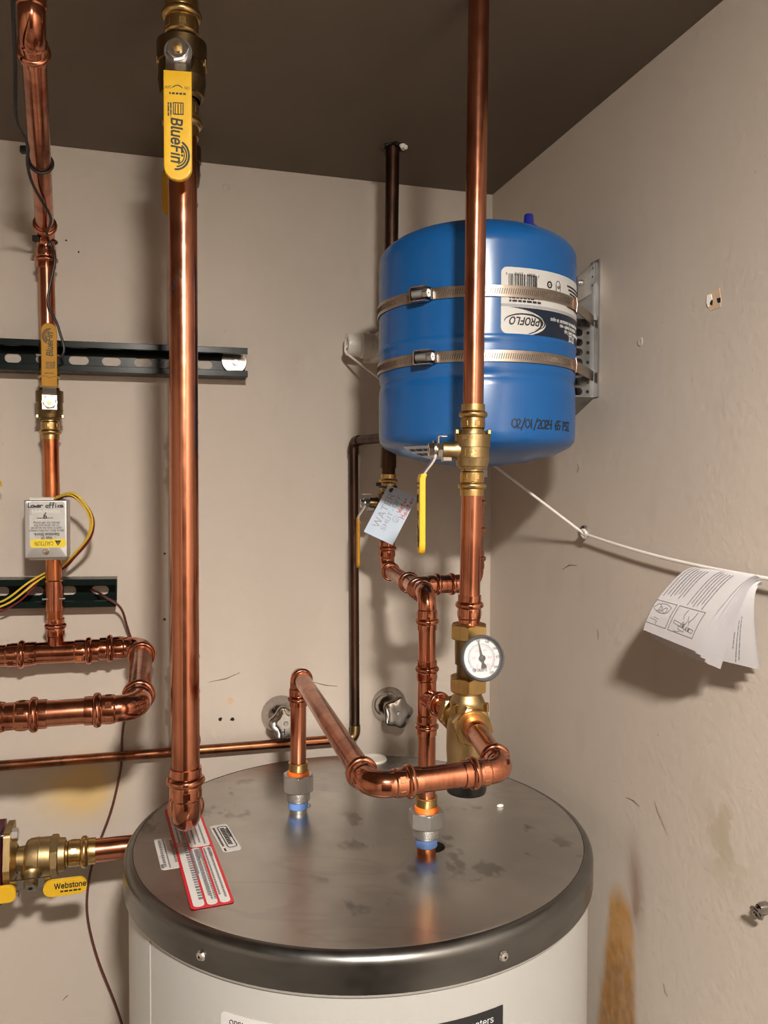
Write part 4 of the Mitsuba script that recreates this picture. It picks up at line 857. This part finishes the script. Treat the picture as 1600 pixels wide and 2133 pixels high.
valve_body(va, vA, axA, BR, sdA, (2.15 * BR, 0), mat='brass_old', press_mat='brass', stem=.044); lugs(va, vA, axA, BR, .35 * BR, sdA)
obj('stem_nut', hexnut(vA + sdA * .0385, sdA, .0112, .0060, .2, .0045), 'steel_bright', va, 25)
obj('washer', lathe([(0, .0045), (0, .0102), (.0015, .0102), (.0015, .0045)], vA + sdA * .0370, sdA, 32), 'steel_bright', va)
obj('stem', lathe([(.03, .0052), (.0475, .0052), (.0480, 0)], vA, sdA, 20), 'brass', va)
lever(va, vA + sdA * .0345, -ZZ, sdA, .131, .0268, (.010, .026, .006), .0024, .0225, ('steel', 'yellow_vinyl'), text_fn=handle_print(.131, .0268))
# second riser, mostly hidden
b2 = thing('copper_rear_riser', 'copper pipe standing directly behind the thick riser, only its edges showing', 'copper pipe')
B2 = lambda y: onV(A2, y)
v2 = B2(345)
obj('pipe', pipe_mesh(A2 + ZZ * .033, v2 - ZZ * .05, BR), 'copper', b2); obj('pipe', pipe_mesh(v2 + ZZ * .05, A(v2[0], v2[1], CEIL), BR), 'copper', b2)
obj('coupling', coupling_mesh(B2(1405), ZZ, BR * 1.02), 'copper_fitting', b2)
obj('coupling', coupling_mesh(B2(915), ZZ, BR * 1.0), 'copper_fitting', b2)
vb2 = thing('ball_valve', 'brass ball valve half hidden behind the big riser, yellow lever tip at its left', 'ball valve')
sdB = unit(-FH - .12 * RH)
valve_body(vb2, v2, ZZ, BR, sdB, (2.15 * BR, 0), mat='brass_old', press_mat='brass_old', stem=.044)
obj('stem_nut', hexnut(v2 + sdB * .0385, sdB, .0105, .0060, .2, .0045), 'steel_bright', vb2, 25)
lever(vb2, v2 + sdB * .0345, -ZZ, sdB, .088, .0272, (.012, .030, .008), .0024, .026, ('steel', 'yellow_vinyl_aged'))
# zone riser on the left with its offset
zr = thing('copper_zone_riser', 'copper pipe at the left edge carrying the motorized zone valve, offset at its top', 'copper pipe')
Z1, Z0 = onY(95, 492, 1.30), onY(116, 1352, 1.30); ZR = .0122
Zt = P(66, 58, .80); zdir = unit(Z1 - Z0)
zp = lambda y: Z0 + (Z1 - Z0) * ((zat(Z1, y) - Z0[2]) / (Z1[2] - Z0[2]))
run(zr, [A(Zt[0], Zt[1], CEIL), Zt, Z1, zp(560)], ZR, 'copper', 'copper_fitting')
vz_ = zp(842)
obj('pipe', pipe_mesh(zp(560), vz_ + zdir * .04, .0112), 'copper', zr)
obj('pipe', pipe_mesh(zp(1040), vz_ - zdir * .04, .0112), 'copper_flux', zr)
obj('pipe', pipe_mesh(zp(1320), zp(1160), .0112), 'copper_flux', zr)
obj('coupling', [lathe([(0, .0112), (0, .0128), (.028, .0128), (.03, .0112)], zp(1250), zdir)], 'copper_fitting', zr)
vv = thing('ball_valve', 'brass ball valve in front of the upper strut, orange-yellow lever pointing up', 'ball valve')
sdz = unit(A(0.10, -1, 0))
valve_body(vv, vz_, zdir, .0112, sdz, (2.1 * .0112, 0), mat='brass_old', press_mat='brass', stem=.040); lugs(vv, vz_, zdir, .0112, -.018, sdz)
obj('stem_nut', hexnut(vz_ + sdz * .0345, sdz, .0095, .0055, .2, .004), 'steel_bright', vv, 25)
obj('washer', rbox(frame(vz_ + sdz * .0325, np.cross(ZZ, sdz), ZZ), .021, .022, .0016, .0005), 'steel_bright', vv, 20)
obj('stem', lathe([(.03, .004), (.0415, .004), (.0417, 0)], vz_, sdz, 16), 'brass', vv)
lever(vv, vz_ + sdz * .031, ZZ, sdz, .112, .0205, (.008, .024, .004), .002, .022, ('steel', 'yellow_vinyl_aged'), text_fn=handle_print(.112, .0205))
# loop at the lower left
lp = thing('copper_loop', 'copper pipe loop at the left edge with a tee and two elbows bent forward', 'copper pipe')
C1 = onY(296, 1347, 1.30); zl_ = C1[2]; Zt_ = A(Z0[0], Z0[1], zl_ - .002)
C0 = onY(-60, 1369, 1.30); C0 = A(C0[0], 1.30, zl_ - .004)
C2 = A(C1[0] - .004, 1.018, zl_ - .020); C3 = onY(-70, 1499, 1.018)
obj('pipe', pipe_mesh(C0, C1 - A(.033, 0, 0), BR), 'copper', lp)
obj('tee', tee_mesh(Zt_ , A(1, 0, 0), ZZ, BR, .0115, half=1.55), 'copper_fitting', lp)
obj('coupling', coupling_mesh(onY(5, 1366, 1.30) * A(1, 1, 0) + A(0, 0, zl_ - .003), A(1, 0, 0), BR), 'copper_fitting', lp)
obj('elbow', elbow_mesh(C1, A(-1, 0, 0), C2 - C1, BR)[0], 'copper_fitting', lp)
obj('pipe', pipe_mesh(C1 + unit(C2 - C1) * .033, C2 - unit(C2 - C1) * .033, BR), 'copper', lp)
obj('elbow', elbow_mesh(C2, C1 - C2, C3 - C2, BR)[0], 'copper_fitting', lp)
obj('pipe', pipe_mesh(C2 + unit(C3 - C2) * .033, C3, BR), 'copper', lp)
obj('coupling', coupling_mesh(C3 + (C2 - C3) * .245, C3 - C2, BR), 'copper_fitting', lp)
for q, d_ in ((C0, A(-1, 0, 0)), (C3, unit(C3 - C2))): obj('pipe', pipe_mesh(q, q + d_ * .5, BR), 'copper', lp)
# isolation flange valve at the lower left
fv = thing('flange_valve', 'brass isolation valve with two yellow lever tips, bolted to a maroon pump flange', 'ball valve')
FD = 1.13; F0, F1 = P(100, 1783, FD), P(215, 1775, FD); F1 = A(F1[0], F0[1], F0[2]); fx = A(1, 0, 0); FR = .0160
fat = lambda x: onY(x, 1780, F0[1]) * A(1, 1, 0) + A(0, 0, F0[2])
fl = fat(24); ln = lambda x: float((fat(x) - fl) @ fx)
obj('body', lathe([(ln(34), .0165), (ln(52), .0175), (ln(56), .0235), (ln(64), .0262), (ln(82), .0270), (ln(84), .0262), (ln(106), .0262), (ln(110), .0245), (ln(136), .0222), (ln(138), .0185)], fl, fx, 48), 'brass_cast', fv)
obj('union_nut', hexnut(fat(106), fx, .0285, ln(123) - ln(106), .25, .02, n=8), 'brass_cast', fv, 25)
obj('press_socket', press(fat(137), fx, FR), 'brass', fv)
obj('flange', [prism(frame(fat(14), A(0, 1, 0), ZZ), sg.MultiPoint([(-.020, .040), (.020, .040), (.020, -.040), (-.020, -.040), (.030, 0), (-.030, 0)]).convex_hull.buffer(.008), .0085), lathe([(.008, .030), (.014, .0185)], fat(14), fx)], 'brass_cast', fv, 25)
for s in (1, -1):
    bo = obj('bolt', [hexnut(fat(28) + ZZ * .040 * s + A(0, -.012, 0), fx, .0088, .0085, .2, 0), pipe_mesh(fat(0) + ZZ * .040 * s + A(0, -.012, 0), fat(30) + ZZ * .040 * s + A(0, -.012, 0), .0038)], 'steel', fv, 25)
fst = fat(68); dn = unit(A(.05, -1, -.55))
obj('stem_boss', lathe([(0, .014), (.028, .0135), (.033, .010), (.046, .009), (.046, 0)], fst, dn, 28), 'brass_cast', fv)
so = fst + dn * .043
obj('stem_nut', hexnut(so, dn, .0090, .006, .2, .003), 'chrome', fv, 25)
lv = obj('lever', rbox(frame(so - dn * .002, fx, np.cross(dn, fx)), .052, .020, .0022, .0006), 'chrome', fv, 20)
pn = np.cross(fx, np.cross(dn, fx))
hn = unit(A(.02, -1, -.16)); hy = unit(np.cross(hn, fx))
for s, x0, x1 in ((1, .016, .072), (-1, .018, .085)):
    g_ = rrect(x0, -.0118, x1, .0118, .011) if s > 0 else sa.scale(rrect(x0, -.0118, x1, .0118, .009), -1, 1, origin=(0, 0))
    m = []
    for ins, h in ((0, .0048), (.0010, .0058)): m.append(poly(g_.buffer(-ins), h))
    fmv = frame(so + dn * .001 - ZZ * .006, fx, np.cross(dn, fx) * (1 if np.cross(dn, fx)[2] > 0 else -1) * .4 + ZZ * .9); fmv[:3, 2] = np.cross(fmv[:3, 0], fmv[:3, 1])
    if fmv[1, 2] > 0: fmv[:3, 2] *= -1
    gk = obj('grip', tr(trimesh.util.concatenate(m), fmv), 'yellow_vinyl', fv, 30, label='yellow vinyl lever tip')
    if s > 0:
        gm = fmv.copy(); gm[:3, 3] += gm[:3, 2] * .0059
        if np.linalg.det(gm[:3, :3]) < 0: gm[:3, 2] *= -1
        obj('lettering', tr(trimesh.util.concatenate([text('Webstone', .0078, .0300, .0002, bold=True, sx=.80), bars(.038, -.0056, .026, .0022, 0, 3, wmax=3)]), gm), 'ink', gk, False)
    else:
        gm = fmv.copy(); gm[:3, 3] += gm[:3, 2] * .0059
        if np.linalg.det(gm[:3, :3]) < 0: gm[:3, 2] *= -1
        obj('lettering', tr(text('X', .013, -.066, -.007, bold=True), gm), 'ink', gk, False)
single('pump_flange', 'dark maroon pump flange at the left edge of the photo', 'pump flange', [lathe([(0, 0), (0, .030), (-.004, .0340), (-.016, .0340), (-.020, .030), (-.05, .026), (-.07, .040), (-.16, .040), (-.17, .030), (-.17, 0)], fat(12) - fx * .0015, fx, 40), prism(frame(fat(12) - fx * .014, A(0, 1, 0), ZZ), sg.MultiPoint([(-.020, .042), (.020, .042), (.020, -.042), (-.020, -.042)]).convex_hull.buffer(.009), .012)], 'maroon')
rp = thing('copper_return_pipe', 'short thick copper pipe from the brass isolation valve into the heater side', 'copper pipe')
obj('pipe', pipe_mesh(fat(172), fat(172) + fx * .16, FR), 'copper', rp)

# ---------------------------------------------------------------- slotted struts on the back wall
def strut(x0, xt, yt0, yb0, x1, yt1, yb1, slots, label, washer=None):
    k = thing('strut_channel', label, 'strut channel', 'slotted strut channels on the back wall'); Yf = W - .0415
    a, b = (onY(x0, yt0, Yf) + onY(x0, yb0, Yf)) / 2, (onY(x1, yt1, Yf) + onY(x1, yb1, Yf)) / 2
    hgt = float(np.linalg.norm(onY(x1, yt1, Yf) - onY(x1, yb1, Yf))); ex = unit(b - a); ez = unit(np.cross(ex, A(0, 1, 0)) * -1); ez = ez if ez[2] > 0 else -ez
    L = float(np.linalg.norm(b - a)); t = .0026; h = hgt / 2
    M = frame(a + A(0, .0415 - .0002, 0), ex, ez, A(0, -1, 0))              # on the wall
    web = sg.box(0, -h, L, h); hs = []
    Yw = W - .004
    for sx0, sx1 in slots:
        p0, p1 = onY(sx0, 745 if yt0 < 1000 else 1240, Yw), onY(sx1, 745 if yt0 < 1000 else 1240, Yw); u0, u1 = (p0 - a) @ ex, (p1 - a) @ ex
        hs.append(rrect(u0, -.0070, u1, .0070, .0069))
    web = web.difference(unary_union(hs))
    obj('web', prism(M, web, t), 'strut_green', k, 25)
    for s in (1, -1):
        prof = [(0, 0), (.0415, 0), (.0415, -.0095), (.034, -.0095), (.034, -.0070), (.0389, -.0070), (.0389, -t), (0, -t)]
        pg = sg.Polygon([(y, s * (h + z)) for y, z in prof]); pg = pg if pg.is_valid else pg.buffer(0); pg = pg.buffer(.0006).buffer(-.0012).buffer(.0006)
        fm = np.eye(4); fm[:3, 0], fm[:3, 1], fm[:3, 2], fm[:3, 3] = A(0, -1, 0), ez, ex, a + A(0, .0413, 0)
        m = tr(poly(pg, L), fm); m.invert() if m.volume < 0 else None
        obj('lip', m, 'strut_green', k, 25)
    if washer:
        c = onY(*washer, W - .006); obj('washer', lathe([(0, .0205), (.0018, .0205), (.0022, .0195), (.0022, 0)], c, A(0, -1, 0), 40), 'steel_bright', k)
        obj('bolt', hexnut(c - A(0, .002, 0) + A(.002, 0, -.003), A(0, -1, 0), .0052, .005, .2, 0), 'steel_bright', k, 25)
    return k
strut(-330, 0, 695, 755, 516, 725, 785, [(-190, -155), (-124, -89), (-58, -23), (9, 44), (74, 110), (143, 185), (212, 252), (279, 318), (344, 380), (411, 443)], 'upper dark green slotted strut channel on the back wall', (488, 752))
strut(-330, 0, 1212, 1273, 242, 1206, 1264, [(-153, -114), (-86, -47), (-18, 19), (52, 91), (120, 159), (190, 227)], 'lower dark green slotted strut channel on the back wall')
for y, lab in ((1246, 'clear clamp holding the left pipe to the lower strut'), (742, 'clamp holding the left pipe to the upper strut')):
    k = thing('pipe_clamp', lab, 'pipe clamp'); p = zp(y)
    mat = 'copper_fitting' if y > 1000 else 'dark_metal'
    obj('band', lathe([(-.018, .0128), (-.018, .0134), (.018, .0134), (.018, .0128)], p, zdir), mat, k)
    obj('tab', box(p + A(0, .018, 0), .0025, .022, .034), mat, k, False); 
    obj('screw', pipe_mesh(p + A(-.016, -.0095, 0), p + A(.016, -.0095, 0), .0016), 'steel_bright', k)

# ---------------------------------------------------------------- zone valve head with its wires
zv = thing('zone_valve', 'square aluminium zone valve head with an upside-down caution label on the left pipe', 'zone valve')
f0, f1, f2 = P(48, 1042, 1.165), P(136, 1039, 1.165), P(53, 1164, 1.165)
zw, zh = abs(f1[0] - f0[0]), f0[2] - f2[2]; zx, zy_, zz_ = (f0[0] + f1[0]) / 2 + .001, f0[1], (f0[2] + f2[2]) / 2 
cx, dpt = A(zx, zy_, zz_), .049
obj('cover', rbox(frame(cx + A(0, dpt / 2, 0), A(1, 0, 0), ZZ), zw, zh, dpt, .0018), 'aluminium', zv, 40)
obj('base', rbox(frame(cx + A(0, dpt / 2 + .006, 0), A(1, 0, 0), ZZ), zw * .86, zh + .008, dpt - .02, .002), 'white_plastic', zv, 30)
FR0 = frame(cx + A(0, -.0002, 0), A(-1, 0, 0), -ZZ)          # upside down: x to the viewer's left, y down
lw, lh = zw * .82, zh * .80
obj('label', tr(poly(rrect(-lw / 2 - .002, -lh * .60, lw / 2 - .002, lh * .40, .004), .0002), FR0), 'sticker_white', zv, False, label='silver-white caution label, upside down')
F2 = FR0.copy(); F2[1, 3] -= .0003
ys = zh * .5
yl = lambda f: zh * (f - .5)         # f: fraction of the height from the top
lb = zv + '__label'
obj('caution_stripe', tr(poly(rrect(-lw / 2 - .003, yl(.67), lw / 2 - .003, yl(.81), .004), .0002), F2), 'sticker_yellow', lb, False)
F3 = FR0.copy(); F3[1, 3] -= .0006
tri = sg.Polygon([(-lw * .40, yl(.70)), (-lw * .26, yl(.70)), (-lw * .33, yl(.785))]); tri = sg.Polygon([(-lw * .43, yl(.695)), (-lw * .25, yl(.695)), (-lw * .34, yl(.785))])
bang = [sg.box(-lw * .347, yl(.72), -lw * .333, yl(.76))]
txt = [text('CAUTION', zh * .070, -lw * .21, yl(.710), sx=.66)]
tri_flip = sg.Polygon([(-lw * .43, yl(.695)), (-lw * .25, yl(.695)), (-lw * .34, yl(.785))])
txt.append(poly(tri_flip.difference(unary_union(bang)), .0002))
for s_, f, b in (('Risk Of', .635, True), ('Electrical Shock.', .575, True), ('More than one disconnect', .515, False), ('switch may be required', .470, False), ('to de-energize the', .425, False), ('device for servicing.', .380, False)):
    txt.append(text(s_, zh * (.046 if b else .038), -.001, yl(f) - zh * .01, 0, b, sx=.86 if not b else .84, align='c'))
txt.append(bars(-lw * .2, yl(.30), lw * .45, zh * .012, 0, 4, wmax=4))
obj('lettering', tr(trimesh.util.concatenate(txt), F3), 'ink', lb, False, label='black caution lettering, upside down')
obj('raised_name', tr(text('Honeywell', zh * .065, 0, yl(.165), 0, True, align='c'), F3), 'white_print', lb, False, label='pale raised name, upside down')
FU = frame(cx + A(0, -.0007, 0), A(1, 0, 0), ZZ)
ls, w_ = hand('Lower office', zh * .078, .60, zh * .015); l6, _ = hand('6', zh * .10)
obj('handwriting', tr(strokes([[(x - lw * .50, y + zh * .375) for x, y in l] for l in ls] + [[(x - lw * .08, y + zh * .185) for x, y in l] for l in l6], w_), FU), 'ink', zv, False, label='black handwriting Lower office 6')
obj('push_button', lathe([(0, .0045), (.002, .0045), (.0032, .0036), (.0034, 0)], cx - ZZ * zh * .38 - A(0, 0, 0), A(0, -1, 0), 24), 'steel_bright', zv)
lead = [(118, 1036, 1.185), (136, 1029, 1.17), (158, 1031, 1.16), (177, 1050, 1.165), (192, 1082, 1.175), (190, 1106, 1.18), (172, 1136, 1.19), (150, 1160, 1.20), (126, 1181, 1.225), (104, 1190, 1.232), (84, 1200, 1.215), (56, 1217, 1.20), (24, 1242, 1.195), (-14, 1258, 1.195)]
for i, (dx, dy, dd, mat, lab) in enumerate([(0, -1, 0, 'wire_yellow', 'outer yellow lead'), (-4, 4, .004, 'wire_yellow', 'inner yellow lead'), (3, 4, .006, 'wire_red', 'dark red lead'), (-2, 8, .010, 'wire_red', 'lower dark red lead')]):
    pts = [P(x + dx * (1 if j < 9 else -1), y + dy * (.7 if j < 6 else 1) + (4 * i if j > 10 else 0), D + dd) for j, (x, y, D) in enumerate(lead)]
    obj('lead_wire', tube(spline(pts, 80), .00155, 8), mat, zv, label=lab)
single('brown_wire', 'thin brown thermostat wire hanging down the back wall behind the copper loop', 'wire', tube(spline([wallB(188, 1228, .012), wallB(205, 1234, .03), wallB(225, 1247, .052), wallB(243, 1258, .050), wallB(262, 1296, .03), wallB(274, 1335, .016), wallB(281, 1400, .007), wallB(272, 1450, .006), wallB(259, 1500, .006), wallB(254, 1560, .006), wallB(253, 1590, .006), wallB(246, 1630, .01), wallB(231, 1690, .012), wallB(208, 1752, .012), wallB(192, 1800, .012), wallB(183, 1850, .010), wallB(181, 1890, .010), wallB(190, 1950, .010), wallB(208, 2010, .012), wallB(234, 2075, .012), wallB(256, 2140, .012), wallB(275, 2230, .012)], 160), .0019, 8), 'wire_brown')
single('wire_ends', 'frayed pale wire ends peeking in at the left edge', 'wire', [tube(spline([P(-20, 1004, 1.2), P(-4, 1005, 1.19), P(3, 1003 + 5 * i, 1.185)], 14), .0011, 6) for i in range(3)], 'wire_yellow')
def front(x, y):                     # a point just in front of the zone riser at this row
    q = [(Zt + (Z1 - Zt) * t) for t in np.linspace(0, 1, 80)] + [(Z1 + (Z0 - Z1) * t) for t in np.linspace(0, 1, 80)]
    rows_ = [abs(1066.5 - FPX * ((p - EYE) @ UP) / ((p - EYE) @ FW) - y) for p in q]; i_ = int(np.argmin(rows_)); return P(x, y, (q[i_] - EYE) @ FH - (.036 if i_ < 78 else .0168))
single('black_cable', 'thin black cable tied along the left copper pipe', 'cable', tube(spline([P(27, -30, .74), P(29, 60, .78), P(32, 140, .83), P(32, 210, .86), P(38, 262, .90)] + [front(*q) for q in ((57, 303), (57, 330), (66, 378), (88, 420), (100, 440), (106, 456), (99, 480), (103, 505), (114, 532), (112, 560), (103, 600), (102, 640), (117, 670), (127, 700), (131, 738), (125, 744))], 150), .0019, 8), 'rubber')
for p, ax_, rr, lab, hx in ((Z1 + (Zt - Z1) * .455, unit(Zt - Z1), .0140, 'black cable tie around the slanted copper pipe', (51, 312, 1.005)), (zp(503), zdir, .0150, 'black cable tie under the pipe collar at the left edge', (75, 497, 1.185))):
    k = thing('cable_tie', lab, 'cable tie'); a_, b_, _ = basis(ax_)
    obj('strap', tube([p + rr * (math.cos(t) * a_ + math.sin(t) * b_) for t in np.linspace(0, 2 * math.pi, 36, endpoint=False)], .0017, 8, closed=True), 'rubber', k)
    obj('head', rbox(frame(P(*hx), RH, ZZ), .0095, .0085, .007, .0012), 'rubber', k, 20)

# ---------------------------------------------------------------- clothes line: reel, cord, hooks; manual over the cord
re = thing('line_reel', 'white plastic clothes line reel on the back wall left of the blue tank', 'reel')
ry = W - .040; rc = lambda x, y=719: onY(x, y, ry)
q1, q2 = rc(785), rc(722); L = float(q1[0] - q2[0]); q0_ = A(q1[0], ry, rc(750, 719)[2])
obj('drum', lathe([(0, .0185), (L * .25, .0200), (L * .28, .0215), (L * .52, .0215), (L * .55, .0198), (L * .93, .0190), (L, .0178), (L, .0125), (L - .004, .011), (L - .004, 0)], q0_, A(-1, 0, 0), 48), 'white_plastic', re)
obj('button', lathe([(0, .006), (.003, .0055), (.0035, 0)], q0_ + A(-L + .004, 0, 0), A(-1, 0, 0), 20), 'white_plastic', re)
obj('bracket', rbox(frame(q0_ + A(.002, .012, -.001), A(0, -1, 0), ZZ), .060, .0445, .012, .002), 'white_plastic', re, 30)
obj('wall_plate', rbox(frame(A(q0_[0] + .004, W - .003, q0_[2] - .001), A(1, 0, 0), ZZ), .036, .044, .006, .002), 'white_plastic', re, 30)
HK = wallR(1217, 1112, .014); far = wallR(1640, 1212, .014)
cs = q0_ + A(-L - .002, -.002, -.008)
cord = [cs + A(.004, 0, .006), cs + A(-.001, 0, 0), cs + A(.002, -.002, -.008)] 
pts = spline(cord, 12).tolist() + [(cs + A(.002, -.002, -.008)) * (1 - t) + HK * t for t in np.linspace(.02, 1, 30)]
end = [HK * (1 - t) + far * t - ZZ * .006 * math.sin(math.pi * t) for t in np.linspace(.03, 1, 30)]
single('clothes_line', 'thin white cord stretched from the reel to the hook and along the right wall', 'cord', tube(np.array(pts + end), .0019, 8), 'cord_white')
hk = thing('wall_hook', 'small clear plastic cord guide with a chrome screw on the right wall', 'hook')
cc = wallR(1219, 1103); obj('screw', lathe([(0, .006), (.004, .0058), (.0062, .004), (.0066, 0)], cc, A(-1, 0, 0), 20), 'chrome', hk)
obj('ring', tube([HK + .0055 * (math.cos(t) * A(0, 1, 0) + math.sin(t) * A(-.3, 0, 1)) for t in np.linspace(0, 2 * math.pi, 24, endpoint=False)], .0022, 8, closed=True), 'clear_plastic', hk)
obj('base', pipe_mesh(wallR(1217, 1112), wallR(1217, 1112, .009), .0055), 'clear_plastic', hk)
hk2 = thing('wall_hook', 'chrome hook screw low on the right wall at the right edge', 'hook')
c = wallR(1597, 1890); obj('screw', lathe([(0, .0060), (.006, .0058), (.010, .0045), (.0105, 0)], c, A(-1, 0, 0), 20), 'chrome', hk2)
obj('eye', tube([c + A(-.012, 0, -.004) + .006 * (math.cos(t) * A(0, 1, 0) + math.sin(t) * A(-.5, 0, .86)) for t in np.linspace(0, 2 * math.pi, 20, endpoint=False)], .0020, 8, closed=True), 'chrome', hk2)
mn = thing('manual', 'white folded instruction booklet hanging over the white cord on the right wall', 'booklet')
def sheet(tl, tr_, bl, br_, over=.012, curl=.006, n=14, m=8):
    """A leaf over the cord: corners given as points; s across, t down."""
    tl, tr_, bl, br_ = (np.asarray(q, float) for q in (tl, tr_, bl, br_))
    def fn(s, t):
        s, t = np.asarray(s, float)[..., None], np.asarray(t, float)[..., None]; top, bot = tl * (1 - s) + tr_ * s, bl * (1 - s) + br_ * s
        p = top * (1 - t) + bot * t
        return p + A(-1, 0, 0) * (curl * np.sin(np.pi * np.clip(t, 0, 1)) + .010 * (1 - np.exp(-np.clip(t, 0, 1) * 14)) * (1 - t)) + ZZ * .0035 * np.sqrt(np.clip(t * 12, 0, 1)) * np.clip(1 - t * 3, 0, 1)
    s, t = np.meshgrid(np.linspace(0, 1, m + 1), np.linspace(0, 1, n + 1) ** 1.5); v = fn(s.ravel(), t.ravel()); f = []
    for j in range(n):
        for i in range(m):
            a = j * (m + 1) + i; f += [[a, a + 1, a + m + 2], [a, a + m + 2, a + m + 1]]
    return TM(v, f), fn
R_ = lambda x, y, o: wallR(x, y, o)
tl0, tr0 = R_(1449, 1182, .019), R_(1582, 1199, .019)
leaves = [((1340, 1312, 0.067), (1452, 1358, 0.061), 0), ((1352, 1322, 0.061), (1463, 1366, 0.056), .0006), ((1356, 1327, 0.058), (1472, 1374, 0.051), .0012), ((1364, 1332, 0.053), (1476, 1382, 0.047), .0018), ((1372, 1338, 0.049), (1481, 1386, 0.042), .0024), ((1385, 1345, 0.044), (1501, 1394, 0.036), .0030)]
top_fn = None
for i, (b1, b2_, sh_) in enumerate(leaves):
    m, fn_ = sheet(tl0 + A(sh_, 0, -sh_), tr0 + A(sh_, 0, -sh_), R_(*b1), R_(*b2_), curl=.010 - .0015 * i)
    lk = obj('leaf', m, 'paper', mn, True)
    if i == 0: top_fn, top_key = fn_, lk
wsh, hsh = float(np.linalg.norm(tr0 - tl0)), float(np.linalg.norm(R_(1340, 1312, .067) - tl0))
def on_sheet(v, fn=None, off=.0004):
    s, t = v[:, 0], v[:, 1]; p = (fn or top_fn)(s, t); e = 1e-3
    n = np.cross((fn or top_fn)(s + e, t) - p, (fn or top_fn)(s, t + e) - p); n /= np.linalg.norm(n, axis=1, keepdims=True); n *= np.where((n @ A(-1, 0, 0))[:, None] < 0, -1, 1)
    return p + n * (off + v[:, [2]])
def unitize(m): v = m.copy(); v.vertices[:, 0] /= 1; return v
prn = []
for col, (s0, s1_, rows_) in enumerate(((.03, .20, 3), (.15, .40, 5), (.50, .60, 2), (.60, .80, 4))):
    for i in range(rows_):
        ss = s0 + (s1_ - s0) * (i + .5) / rows_; prn.append(bars(ss, .03 + .03 * (col % 2), (.40, .36, .44, .42)[col] - .03 * (i % 3), .0062, 90, 70 + col * 9 + i, wmax=6))
for x0, x1 in ((-.02, .38), (.42, .86)):
    y0, y1 = .50, .86; sh = sg.Polygon([(max(x0, .0), y0), (x1, y0 + .0), (x1, y1), (max(x0, 0), y1)]); prn.append(poly(sh.difference(sh.buffer(-.0055)), .0002))
L_ = [[(.60, .53), (.58, .60), (.60, .66)], [(.76, .53), (.74, .62), (.70, .68)], [(.66, .60), (.68, .66), (.66, .72), (.62, .69), (.60, .75)], [(.70, .66), (.72, .72)], [(.47, .70), (.60, .72), (.60, .76), (.47, .74), (.47, .70)], [(.58, .80), (.68, .82), (.67, .77), (.57, .76), (.58, .80)], [(.52, .84), (.56, .845), (.62, .825)], [(.70, .74), (.82, .755), (.82, .80), (.70, .785), (.70, .74)]]
L_ += [[(.10 + .06 * math.cos(a) * (1 + .3 * math.sin(3 * a)), .60 + .05 * math.sin(a)) for a in np.linspace(0, 6.2, 24)], [(.20 + .07 * math.cos(a), .62 + .045 * math.sin(2 * a)) for a in np.linspace(0, 6.2, 24)], [(.12, .54), (.22, .53), (.32, .56), (.30, .64), (.2, .67), (.1, .66)], [(.06, .78), (.18, .79), (.18, .84)], [(.12, .75), (.20, .76)]]
prn.append(strokes(L_, .004)); prn.append(poly(unary_union([sg.box(.625, .715, .66, .765), sg.box(.735, .745, .76, .79), sg.Point(.70, .77).buffer(.012)]), .0002))
obj('print', mapped(trimesh.util.concatenate(prn), on_sheet, .03), 'ink_grey', top_key, True, label='lines of print and two framed line drawings')
# the half of the booklet behind the cord
bl_ = [((1568, 1206, .016), (1588, 1212, .013), (1506, 1377, .030), (1577, 1394, .026)), ((1571, 1208, .012), (1589, 1214, .009), (1516, 1380, .020), (1581, 1393, .016)), ((1573, 1210, .008), (1589, 1217, .006), (1520, 1381, .010), (1583, 1390, .008))]
for i, q in enumerate(bl_):
    m, fn_ = sheet(*(R_(*p) for p in (q[0], q[1], q[2], q[3])), curl=.003)
    lk = obj('rear_leaf', m, 'paper', mn, True)
    if i == 0: obj('print', mapped(trimesh.util.concatenate([bars(.50, .42, .52, .018, 90, 91), bars(.40, .47, .50, .018, 90, 92), bars(.28, .62, .2, .018, 90, 93)]), lambda v: on_sheet(v, fn_), .05), 'ink_grey', lk, True)
